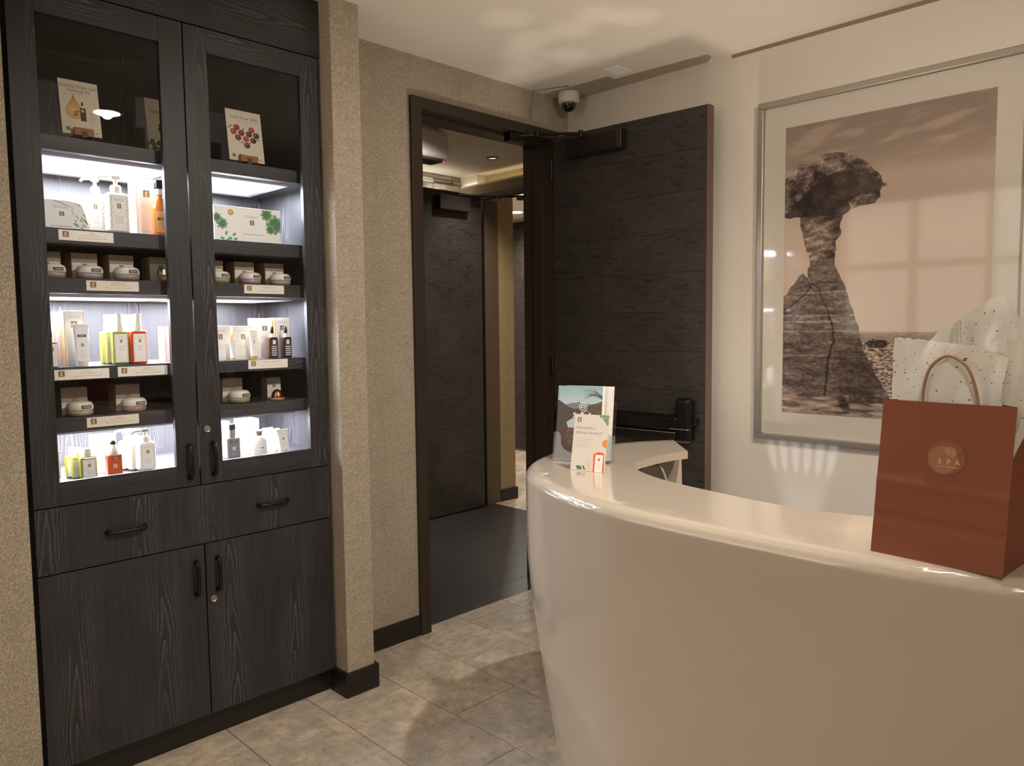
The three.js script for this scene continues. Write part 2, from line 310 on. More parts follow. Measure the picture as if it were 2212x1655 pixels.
// ------------------------------------------------------------------ doorways and doors
{
  const t = structGroup('trim_1', 'dark brown steel frame of the spa doorway', 'door frame');
  mesh('jamb', rb(-1.105, -1.045, 0, 2.465, -0.2, 0.02, 0.003), frameBrown, t);
  mesh('jamb', rb(-0.157, -0.097, 0, 2.465, -0.2, 0.02, 0.003), frameBrown, t);
  mesh('head', rb(-1.105, -0.097, 2.465, 2.516, -0.2, 0.02, 0.003), frameBrown, t);
  mesh('stop', [bx(-1.045, -1.028, 0, 2.448, -0.11, -0.045), bx(-0.174, -0.157, 0, 2.448, -0.11, -0.045), bx(-1.045, -0.157, 2.448, 2.465, -0.11, -0.045)], frameBrown, t);
  const t2 = structGroup('trim_2', 'dark brown frame of the inner doorway', 'door frame');
  mesh('jamb', rb(0.945, 1.095, 0, 2.47, -1.73, -1.706, 0.003), std({ color: 0x5a4a3a, roughness: 0.5 }), t2);
  mesh('jamb', rb(0.945, 1.095, 0, 2.47, -0.72, -0.69, 0.003), frameBrown, t2);
  mesh('head', rb(0.938, 0.99, 2.478, 2.524, -1.73, -0.69, 0.003), darkTrim, t2); mesh('gap_shade', bx(0.932, 0.952, 0, 2.52, -1.86, -1.7065), darkTrim, t2);  // last piece: dark strip put in for the shade of the hinge gap
}
function planks(parent, n, x0, x1, y0, y1, zf, mat, thick) {
  const h = (y1 - y0) / n, geo = [];
  for (let k = 0; k < 3; k++) geo.push(planar(rb(x0, x1, 0.0005, h - 0.0005, zf - thick, zf, 0.0009, 1), 1, false, k * 0.31, k * 0.27));
  for (let k = 0; k < n; k++) { const m = mesh('plank', geo[(k * 2 + (k >> 2)) % 3], mat, parent); m.position.y = y0 + k * h; }
}
{ // the open entrance leaf, hinged at the right jamb
  const d = structGroup('door_1', 'dark rough plank door standing open against the picture wall', 'door', [-0.168, 0, 0.032], -86.9 * D2R);
  mesh('core', rb(0.004, 0.918, 0.012, 2.466, -0.044, -0.009, 0.001), std({ map: boardTex, color: 0xc8b8a6, roughness: 0.6 }), d);
  planks(d, 13, 0.003, 0.919, 0.010, 2.470, 0, board, 0.010);
  mesh('edge_band', planar(rb(0.912, 0.9215, 0.010, 2.470, -0.046, 0.0005, 0.001), 1), std({ color: 0x6b5648, roughness: 0.7 }), d);
  mesh('hinge', [0.25, 1.2, 2.25].flatMap((y) => [cyl(0.009, 0.009, 0.1, -0.004, y, 0.004, 12)]), blackMetal, d);
  // closer body with its two-part arm
  const c = sub('door_closer', d);
  mesh('closer_body', rb(0.13, 0.475, 2.338, 2.435, 0, 0.055, 0.008, 3), std({ color: 0x1c1512, roughness: 0.35 }), c);
  mesh('end_plate', rb(0.452, 0.458, 2.345, 2.43, 0.054, 0.0565, 0.0005, 1), std({ color: 0x54473e, roughness: 0.4, metalness: 0.5 }), c);
  // push bar
  const b = sub('panic_bar', d);
  mesh('rail', rb(0.04, 0.80, 0.945, 1.03, 0, 0.030, 0.004), blackGloss, b);
  mesh('push_pad', rb(0.30, 0.80, 0.955, 1.025, 0.028, 0.066, 0.014, 4), blackGloss, b);
  mesh('pad_highlight', rb(0.32, 0.79, 0.945, 0.951, 0.040, 0.064, 0.003, 2), chrome, b);  // bright strip put in for the gloss highlight under the pad
  mesh('latch_head', rb(0.785, 0.865, 0.905, 1.115, 0, 0.066, 0.02, 5), blackGloss, b);
  mesh('latch_highlight', [rb(0.79, 0.862, 0.905, 0.911, 0.02, 0.064, 0.003, 2), rb(0.76, 0.862, 0.965, 0.971, 0.03, 0.069, 0.003, 2)], chrome, b);  // bright strips put in for gloss highlights on the latch head
  mesh('latch_bolt', rb(0.862, 0.885, 0.985, 1.02, 0.005, 0.035, 0.006, 2), blackMetal, b);
}
{
  const a = thing('door_closer_arm', 'black folding closer arm between the door head and the open door', 'closer arm');
  const P = [[-0.42, 2.452, -0.028], [-0.31, 2.462, 0.055], [-0.228, 2.44, 0.28]];
  const rod = (p, q, r) => { const v = new THREE.Vector3(...q).sub(new THREE.Vector3(...p)), g = new THREE.CylinderGeometry(r, r, v.length(), 12); g.applyQuaternion(new THREE.Quaternion().setFromUnitVectors(new THREE.Vector3(0, 1, 0), v.clone().normalize())); const m = new THREE.Vector3(...p).addScaledVector(v, 0.5); return g.translate(m.x, m.y, m.z); };
  mesh('fore_arm', rod(P[0], P[1], 0.008), blackMetal, a);
  mesh('main_arm', rod(P[1], P[2], 0.008), blackMetal, a);
  mesh('elbow', cyl(0.016, 0.016, 0.03, P[1][0], P[1][1] - 0.015, P[1][2], 16), blackMetal, a);
  mesh('shoe', rb(-0.46, -0.39, 2.418, 2.464, -0.044, 0.012, 0.004), blackMetal, a);
  mesh('pivot', cyl(0.012, 0.012, 0.035, P[2][0], P[2][1] - 0.02, P[2][2], 16), blackMetal, a);
}
{ // inner leaf
  const d = structGroup('door_2', 'dark plank door opened flat across the hall end', 'door', [-0.04, 0, -1.67]);
  mesh('core', rb(0.001, 0.92, 0.012, 2.49, -0.044, -0.009, 0.001), darkTrim, d);
  planks(d, 11, 0, 0.921, 0.010, 2.495, 0, boardSmooth, 0.010);
  const c = sub('door_closer', d);
  mesh('closer_body', rb(0.455, 0.765, 2.345, 2.455, 0, 0.055, 0.008, 3), std({ color: 0x241c18, roughness: 0.35 }), c);
  const a = thing('inner_closer_arm', 'thin black closer arm over the inner door', 'closer arm');
  mesh('arm', [tube([[0.60, 2.468, -1.62], [0.85, 2.475, -1.58], [0.985, 2.485, -1.56]], 0.008, 8, 8), tube([[0.985, 2.485, -1.56], [1.0, 2.475, -1.45], [1.0, 2.465, -1.34]], 0.008, 8, 8)], blackMetal, a);
  mesh('elbow', cyl(0.015, 0.015, 0.03, 0.985, 2.47, -1.56, 14), blackMetal, a);
  mesh('shoe', rb(0.975, 1.025, 2.435, 2.468, -1.37, -1.30, 0.004), blackMetal, a);
  mesh('pivot', cyl(0.014, 0.014, 0.03, 0.60, 2.452, -1.625, 14), blackMetal, a);
}

// ------------------------------------------------------------------ ceiling fittings
{
  const c = thing('dome_camera', 'small white security camera with a dark dome in the ceiling corner', 'security camera', [-0.12, H, 0.11]);
  mesh('housing', lathe([[0, 0], [0.054, 0], [0.057, -0.006], [0.057, -0.045], [0.052, -0.056], [0.040, -0.060], [0, -0.060]], 40), whitePlastic, c);
  mesh('dome', lathe([[0.040, -0.058], [0.040, -0.066], [0.036, -0.082], [0.026, -0.094], [0.012, -0.1], [0, -0.101]], 36), phys({ color: 0x0d0c0c, roughness: 0.06, clearcoat: 1 }), c);
  const p = thing('ceiling_cover_plate', 'small square white cover plate on the ceiling near the camera', 'cover plate', [-0.23, H, 0.515]);
  mesh('plate', rb(-0.06, 0.06, -0.006, 0, -0.04, 0.04, 0.002), whitePlastic, p);
}

// ------------------------------------------------------------------ curved reception desk
function rebase(o, pos) { o.position.set(...pos); for (const c of o.children) c.position.sub(o.position); return o; }
const deskTop = 1.06;
const rimPairs = [
  [-1.003, 1.329, -1.193, 1.524], [-1.119, 1.262, -1.268, 1.507], [-1.30, 1.203, -1.391, 1.507], [-1.477, 1.200, -1.466, 1.518], [-1.66, 1.27, -1.508, 1.539],
  [-1.775, 1.372, -1.528, 1.555], [-1.864, 1.518, -1.565, 1.602], [-1.915, 1.64, -1.605, 1.672], [-1.947, 1.76, -1.637, 1.759], [-1.963, 1.91, -1.67, 1.918], [-1.968, 2.05, -1.688, 2.038],
  [-1.968, 2.17, -1.686, 2.143], [-1.965, 2.32, -1.66, 2.27], [-1.950, 2.47, -1.625, 2.38], [-1.905, 2.63, -1.57, 2.47], [-1.81, 2.77, -1.49, 2.55], [-1.65, 2.87, -1.40, 2.59], [-1.45, 2.91, -1.28, 2.60], [-1.25, 2.90, -1.15, 2.59]];
const outerCurve = new THREE.CatmullRomCurve3(rimPairs.map((p) => new THREE.Vector3(p[0], 0, p[1])), false, 'centripetal');
const innerCurve = new THREE.CatmullRomCurve3(rimPairs.map((p) => new THREE.Vector3(p[2], 0, p[3])), false, 'centripetal');
const deskN = 180;
const rim = []; for (let i = 0; i <= deskN; i++) { const t = i / deskN, p = outerCurve.getPoint(t), q = innerCurve.getPoint(t), d = outerCurve.getTangent(t); rim.push({ p, q, n: new THREE.Vector3(-d.z, 0, d.x).normalize() }); }
{ const c = new THREE.Vector3(-1.3, 0, 2.0); let s = 0; for (const r of rim) s += r.p.clone().sub(c).dot(r.n); if (s < 0) for (const r of rim) r.n.negate(); }
const insetAt = (y) => { const k = [[0, 0.13], [0.1, 0.11], [0.2, 0.091], [0.3, 0.073], [0.4, 0.056], [0.5, 0.041], [0.6, 0.027], [0.7, 0.012], [0.8, 0.003], [0.9, 0], [2, 0]]; for (let i = 1; i < k.length; i++) if (y <= k[i][0]) { const a = (y - k[i - 1][0]) / (k[i][0] - k[i - 1][0]); return k[i - 1][1] + a * (k[i][1] - k[i - 1][1]); } return 0; };
function ribbon(rows, caps) {            // rows: functions (rim sample) -> Vector3; quads between neighbouring rows
  const pos = [], quad = (a, b, c, d) => pos.push(...a, ...b, ...c, ...a, ...c, ...d);
  const R = rows.map((f) => rim.map((s, i) => f(s, i).toArray()));
  for (let k = 0; k + 1 < R.length; k++) for (let i = 0; i < deskN; i++) quad(R[k][i], R[k + 1][i], R[k + 1][i + 1], R[k][i + 1]);
  const g = new THREE.BufferGeometry(); g.setAttribute('position', new THREE.Float32BufferAttribute(pos, 3)); g.computeVertexNormals(); return toCreasedNormals(g, 0.6);
}
const at = (s, ins, y) => s.p.clone().addScaledVector(s.n, -ins).setY(y);
{
  const d = thing('reception_desk', 'curved glossy cream reception desk with a rounded counter edge', 'desk');
  const rows = [];
  for (let k = 0; k <= 28; k++) { const y = 0.03 + (1.03 - 0.03) * k / 28; rows.push((s) => at(s, insetAt(y), y)); }
  for (let k = 1; k <= 8; k++) { const a = k / 8 * Math.PI / 2; rows.push((s) => at(s, 0.03 * (1 - Math.cos(a)), 1.03 + 0.03 * Math.sin(a))); }
  for (let k = 1; k <= 6; k++) rows.push((s) => at(s, 0.03, deskTop).lerp(s.q.clone().setY(deskTop), k / 6));
  rows.push((s) => s.q.clone().setY(deskTop - 0.024));
  rows.push((s) => at(s, 0.09, deskTop - 0.024));
  rows.push((s) => at(s, 0.09 + insetAt(0.03) * 0.5, 0.03));
  rows.push((s) => at(s, insetAt(0.03), 0.03));
  const g = ribbon(rows);
  // end caps
  const cap = [], tri = (a, b, c) => cap.push(...a.toArray(), ...b.toArray(), ...c.toArray());
  for (const s of [rim[0], rim[deskN]]) {
    const A = at(s, 0.0, 1.03), B = at(s, 0.03, deskTop), C = s.q.clone().setY(deskTop), D = s.q.clone().setY(deskTop - 0.024), E = at(s, 0.09, deskTop - 0.024), F = at(s, 0.09 + insetAt(0.03) * 0.5, 0.03), G = at(s, insetAt(0.03), 0.03), G2 = at(s, insetAt(0.5), 0.5);
    tri(A, B, C); tri(A, C, D); tri(A, D, E); tri(A, E, G2); tri(G2, E, F); tri(G2, F, G);
  }
  const cg = new THREE.BufferGeometry(); cg.setAttribute('position', new THREE.Float32BufferAttribute(cap, 3)); cg.computeVertexNormals();
  const cream2 = cream.clone(); cream2.side = THREE.DoubleSide;
  const noUv = (q) => { q = ni(q); q.deleteAttribute('uv'); return q; };
  mesh('shell', mergeGeometries([noUv(g), noUv(cg)]), cream2, d);
  // curved support panel and plinth under the counter
  const sp = [], W = []; const i0 = 3, i1 = 70;
  const prow = [(s) => at(s, 0.105, 1.034), (s) => at(s, 0.105, 0.02), (s) => at(s, 0.123, 0.02), (s) => at(s, 0.123, 1.034)];
  for (let k = 0; k < 4; k++) for (let i = i0; i < i1; i++) { const a = prow[k](rim[i]), b = prow[(k + 1) % 4](rim[i]), c = prow[(k + 1) % 4](rim[i + 1]), e = prow[k](rim[i + 1]); for (const v of [a, b, c, a, c, e]) sp.push(...v.toArray()); }
  for (const i of [i0, i1]) { const q = prow.map((f) => f(rim[i])); for (const v of [q[0], q[1], q[2], q[0], q[2], q[3]]) sp.push(...v.toArray()); }
  const sg = new THREE.BufferGeometry(); sg.setAttribute('position', new THREE.Float32BufferAttribute(sp, 3)); sg.computeVertexNormals();
  const pm = creamDull.clone(); pm.side = THREE.DoubleSide; mesh('support_panel', toCreasedNormals(sg, 0.6), pm, d);
  const ws = new THREE.Shape(); ws.moveTo(-1.42, 1.62); for (let i = 60; i <= 150; i += 6) { const v = at(rim[i], 0.14, 0); ws.lineTo(v.x, v.z); } ws.lineTo(-1.0, 2.55); ws.lineTo(-0.98, 1.75); ws.closePath();
  mesh('work_surface', new THREE.ExtrudeGeometry(ws, { depth: 0.025, bevelEnabled: false }).rotateX(Math.PI / 2).translate(0, 0.755, 0), creamDull, d);
  mesh('pedestal', [rb(-1.12, -1.09, 0.0, 0.73, 1.80, 2.50, 0.002)], creamDull, d);
  const pl = []; for (const f of [[0.15, 0], [0.15, 0.035]]) pl.push(f);
  const ps = new THREE.Shape(); for (let i = 4; i <= deskN - 4; i += 4) { const v = at(rim[i], 0.16, 0); i === 4 ? ps.moveTo(v.x, v.z) : ps.lineTo(v.x, v.z); } for (let i = deskN - 4; i >= 4; i -= 4) { const v = at(rim[i], 0.19, 0); ps.lineTo(v.x, v.z); } ps.closePath();
  mesh('plinth', new THREE.ExtrudeGeometry(ps, { depth: 0.03, bevelEnabled: false }).rotateX(Math.PI / 2).translate(0, 0.03, 0), darkTrim, d);
  rebase(d, [-1.6, 0, 2.0]);
}
tag(mesh('cable', tube([[-1.40, 0.76, 1.60], [-1.36, 0.92, 1.50], [-1.33, 0.985, 1.425], [-1.31, 1.018, 1.44], [-1.30, 1.028, 1.468], [-1.295, 1.018, 1.49], [-1.295, 0.98, 1.51], [-1.30, 0.86, 1.54], [-1.32, 0.76, 1.60]], 0.0045, 60, 8), std({ color: 0x8d8a94, roughness: 0.5 })), 'grey cable looping up behind the curved counter', 'cable');
// lamp on the floor behind the desk: it makes the dapples and door shadow on the ceiling and the fan of streaks under the picture
{
  const u = thing('floor_uplight', 'low multi-lens uplight on the floor behind the desk', 'floor lamp', [-0.30, 0, 1.30]);
  mesh('housing', rb(-0.16, 0.16, 0, 0.135, -0.14, 0.22, 0.01, 3), blackMetal, u);
  const lens = (x, z, c) => mesh('light_lens', new THREE.SphereGeometry(0.009, 14, 10).translate(x + 0.30, 0.15, z - 1.30), glow(c, 3), u);
  const beam = (c, i, from, to, ang, pen, rad) => spot(c, i, from, to, ang, pen, rad);
  const L1 = [-0.34, 0.15, 1.24], L2 = [-0.40, 0.15, 1.36], WH = new THREE.Color().setRGB(1, 0.91, 0.80);
  lens(L1[0], L1[2], WARM); lens(L2[0], L2[2], WARM);
  beam(WH, 5.0, L1, [-0.80, 2.7, 1.05], 36, 1, 0.1); beam(WH, 5.0, L2, [-0.80, 2.7, 1.05], 36, 1, 0.05);
  mesh('added_shade_plate', bx(-0.0995, -0.06, 0.198, 0.2, 0.015, 0.0529), blackMetal, u); mesh('shade_plate_stem', bx(-0.062, -0.060, 0.13, 0.199, 0.015, 0.0529), blackMetal, u);  // plate added over one lens to shape the ceiling shadow edge
  for (const [x, z] of [[-1.05, 0.58], [-0.82, 0.49], [-0.77, 0.68], [-0.73, 0.36], [-0.60, 0.24], [-0.81, 0.86], [-0.68, 0.95], [-0.55, 0.47], [-0.53, 0.09]]) beam(WH, 2.6, L1, [x, 2.7, z], 2.8, 1, 0.05);
  const F = [-0.16, 0.15, 1.37]; lens(F[0], F[2], COOL);
  for (const z of [1.22, 1.275, 1.33, 1.385, 1.44, 1.495]) beam(COOL, 1.5, F, [0, 0.88, z], 1.9, 1, 0.1);
  beam(COOL, 0.5, F, [-0.01, 0.88, 1.36], 14, 0.5, 0.1);
}

// ------------------------------------------------------------------ framed photograph
const printTex = (() => {
  const W = 700, Hh = 1086, K = 820 / W;
  const base = [[117, 587], [119, 618], [108, 632], [111, 666], [125, 680], [90, 649], [72, 659], [-9, 764], [-9, 1280], [430, 1280], [470, 1190], [437, 1133], [400, 1068], [360, 996], [333, 889], [306, 808], [279, 730], [261, 682], [244, 647], [228, 620], [227, 590]];
  const neck = [[73, 398], [72, 426], [83, 480], [96, 534], [117, 592], [227, 596], [226, 576], [237, 554], [228, 519], [253, 495], [251, 475], [244, 462], [264, 405]];
  const cap = [[-9, 226], [36, 215], [58, 169], [75, 167], [87, 174], [144, 168], [149, 146], [178, 141], [233, 141], [270, 157], [315, 175], [354, 202], [378, 232], [411, 267], [420, 296], [432, 301], [434, 311], [412, 316], [406, 333], [413, 346], [390, 373], [341, 381], [292, 388], [264, 411], [172, 407], [121, 407], [73, 401], [23, 400], [-9, 394]];
  const under = [[92, 302], [169, 243], [198, 230], [266, 222], [333, 252], [393, 276], [420, 298], [402, 328], [330, 336], [271, 350], [292, 388], [264, 411], [94, 398], [23, 400], [-9, 390], [40, 350]];
  const inside = (P, x, y) => { let c = false; for (let i = 0, j = P.length - 1; i < P.length; j = i++) { const a = P[i], b = P[j]; if ((a[1] > y) !== (b[1] > y) && x < (b[0] - a[0]) * (y - a[1]) / (b[1] - a[1]) + a[0]) c = !c; } return c; };
  const segD = (x, y, L) => { let m = 1e9; for (let i = 0; i + 1 < L.length; i++) { const [x0, y0] = L[i], [x1, y1] = L[i + 1], dx = x1 - x0, dy = y1 - y0, t = clamp(((x - x0) * dx + (y - y0) * dy) / (dx * dx + dy * dy)), d = Math.hypot(x - x0 - t * dx, y - y0 - t * dy); if (d < m) m = d; } return m; };
  const crack1 = [[125, 690], [157, 712], [194, 797], [217, 862], [232, 941], [218, 985], [207, 1029], [193, 1195]], crack2 = [[-9, 818], [58, 775], [126, 715], [116, 688]];
  const r = rng(3);
  const sepia = (t) => { t = clamp(t); return [32 + 208 * t, 19 + 196 * t, 15 + 178 * t]; };
  return dataTex(W, Hh, (u, v) => {
    const x = u * 820, y = (1 - v) * 1272, wx = x + 5 * N3(x * 0.03, y * 0.03, 1.1) + 2.5 * N3(x * 0.12, y * 0.12, 4), wy = y + 5 * N3(x * 0.03, y * 0.03, 7.1) + 2.5 * N3(x * 0.12, y * 0.12, 9);
    const grain = (r() - 0.5) * 0.035;
    const fgTop = 1196 + 12 * N3(x * 0.02, 1, 3) + (x < 300 ? -14 * smooth(120, 250, x) : 14);
    if (y > fgTop || (x < 75 && y > 1150 + x * 0.6 && y > 1140)) { const n = fbm(x * 0.012, y * 0.05, 2.2, 4), d = segD(x, y, [[270, 1205], [290, 1240]]); return sepia(0.54 + n * 0.55 - 0.34 * smooth(26, 10, d) - 0.2 * smooth(0.1, 0.3, N3(x * 0.015, y * 0.06, 8)) + grain); }
    if (inside(cap, wx, wy)) { const un = inside(under, wx, wy), n = fbm(x * 0.02, y * 0.026, 5.5, 5), rid = 1 - 2 * Math.abs(fbm(x * 0.018 + 3, y * 0.022, 8.8, 4)); const top = smooth(60, 0, y - (140 + Math.abs(x - 215) * 0.42)); const hi = fbm(x * 0.09, y * 0.11, 2.5, 3); return sepia((un ? 0.10 : 0.24) + n * (un ? 0.28 : 0.75) + hi * (un ? 0.12 : 0.4) + (un ? 0.03 : 0.14) * (rid - 0.6) + 0.16 * top + grain); }
    if (inside(neck, wx, wy)) { const c = (x - 70) / 190, st = N3(x * 0.012, y * 0.09 + x * 0.02, 3.3), n = fbm(x * 0.03, y * 0.05, 6.6, 4); return sepia(0.50 - 0.30 * smooth(0.45, 0.9, c) - 0.12 * smooth(0.2, 0.0, c) - 0.22 * smooth(440, 400, y) + st * 0.2 + n * 0.55 + fbm(x * 0.09, y * 0.2, 3.5, 2) * 0.25 + grain); }
    if (inside(base, wx, wy)) { const d1 = segD(wx, wy, crack1), d2 = segD(wx, wy, crack2), n = fbm(x * 0.01, y * 0.06, 4.4, 4), f = fbm(x * 0.06, y * 0.1, 1.4, 3); let t = 0.37 + n * 0.34 + f * 0.34 - 0.08 * smooth(860, 1000, y); const w1 = 1.5 + 4.5 * smooth(760, 950, y) * (0.6 + N3(1, y * 0.02, 3));
      for (const yy of [735, 836, 862, 905, 1012]) t += 0.2 * smooth(3.2, 1, Math.abs(y - yy - 3 * N3(x * 0.03, yy, 1)));
      t -= 0.34 * smooth(w1 + 3, w1 - 2, d1) + 0.3 * smooth(5, 1, d2); t -= 0.06 * smooth(190, 330, x - (y - 800) * 0.1); return sepia(t + grain); }
    const hor = 908 + 4 * N3(x * 0.01, 3, 3);
    if (y > hor) { const n = fbm(x * 0.05, y * 0.12, 9.1, 4), bush = smooth(0, 8, 26 - Math.hypot((x - 410) * 0.5, (y - 958) * 1.3) + 9 * N3(x * 0.1, y * 0.1, 2)); return sepia((y < 955 ? 0.58 + n * 0.2 : 0.66 + n * 0.9 - 0.3 * smooth(0.06, 0.2, N3(x * 0.06, y * 0.1, 5))) - 0.5 * bush + grain); }
    const cl = smooth(-0.05, 0.3, fbm(x * 0.004, y * 0.016 + x * 0.002, 3.9, 4)) * smooth(330, 120, y) ; const band = smooth(60, 0, Math.abs(y - 240 - x * 0.04)) * 0.05;
    return sepia(0.50 + 0.29 * smooth(0, 520, y) + 0.12 * cl + band + grain);
  });
})();
{
  const p = thing('framed_photograph', 'large silver-framed sepia photograph of a balanced rock on the right wall', 'picture');
  const z0 = 1.147, z1 = 2.198, y0 = 0.938, y1 = 2.442, w = 0.026, f0 = -0.034;
  mesh('frame_bar', rb(f0, -0.001, y1 - w, y1, z0, z1, 0.003), silver, p);
  mesh('frame_bar', rb(f0, -0.001, y0, y0 + w, z0, z1, 0.003), silver, p);
  mesh('frame_bar', rb(f0, -0.001, y0 + w, y1 - w, z0, z0 + w, 0.003), silver, p);
  mesh('frame_bar', rb(f0, -0.001, y0 + w, y1 - w, z1 - w, z1, 0.003), silver, p);
  mesh('mat_board', bx(-0.012, -0.004, y0 + w - 0.004, y1 - w + 0.004, z0 + w - 0.004, z1 - w + 0.004), std({ color: 0xc6bdb0, roughness: 0.85 }), p);
  const pg = new THREE.PlaneGeometry(0.806, 1.251).rotateY(-Math.PI / 2).translate(-0.0126, (1.066 + 2.317) / 2, (1.270 + 2.076) / 2);
  mesh('print', pg, std({ map: printTex, roughness: 0.8 }), p);
  mesh('glass_pane', new THREE.PlaneGeometry(z1 - z0 - 2 * w, y1 - y0 - 2 * w).rotateY(-Math.PI / 2).translate(-0.020, (y0 + y1) / 2, (z0 + z1) / 2), phys({ color: 0xffffff, transmission: 1, thickness: 0, roughness: 0.045, ior: 1.5 }), p);
  rebase(p, [0, y0, (z0 + z1) / 2]);
}

// ------------------------------------------------------------------ lettering and prints
function logo(g, x, y, s) { g.fillStyle = '#7d6238'; g.fillRect(x, y, s, s * 1.04); g.fillStyle = '#f4ecd8'; g.font = `bold ${s * 0.82}px serif`; g.textAlign = 'center'; g.textBaseline = 'alphabetic'; g.fillText('É', x + s * 0.52, y + s * 0.88); }
function brand(g, x, y, s, c = '#9a958c') { g.fillStyle = c; g.font = `${s}px serif`; g.textAlign = 'center'; const t = 'EMINENCE'; for (let i = 0; i < 8; i++) g.fillText(t[i], x + (i - 3.5) * s * 0.98, y); g.fillRect(x - s * 3.4, y + s * 0.35, s * 6.8, s * 0.12); }
const tester = (g, x, y, w, h) => { g.fillStyle = '#3d3f3a'; g.fillRect(x, y, w, h); g.fillStyle = '#d8d6cc'; g.font = `bold ${h * 0.72}px sans-serif`; g.textAlign = 'center'; g.fillText('TESTER', x + w / 2, y + h * 0.78); };
const lines = (g, x, y, w, n, dy, c = '#a8a39a', k = 2) => { g.fillStyle = c; for (let i = 0; i < n; i++) g.fillRect(x - w / 2 * (1 - 0.12 * (i % 3)), y + i * dy, w * (1 - 0.12 * (i % 3)), k); };
const vine = (g, x, y0, y1, c = '#8f9a62') => { g.strokeStyle = c; g.fillStyle = c; g.lineWidth = 2; g.beginPath(); for (let y = y0; y < y1; y += 4) { const xx = x + Math.sin(y * 0.08) * 5; y === y0 ? g.moveTo(xx, y) : g.lineTo(xx, y); } g.stroke(); for (let y = y0 + 8; y < y1; y += 22) { g.beginPath(); g.ellipse(x + Math.sin(y) * 7, y, 5, 3, y, 0, 7); g.fill(); } };
const white = '#f3efe6';
const printMat = (t, o = {}) => std({ map: t, roughness: 0.6, ...o });
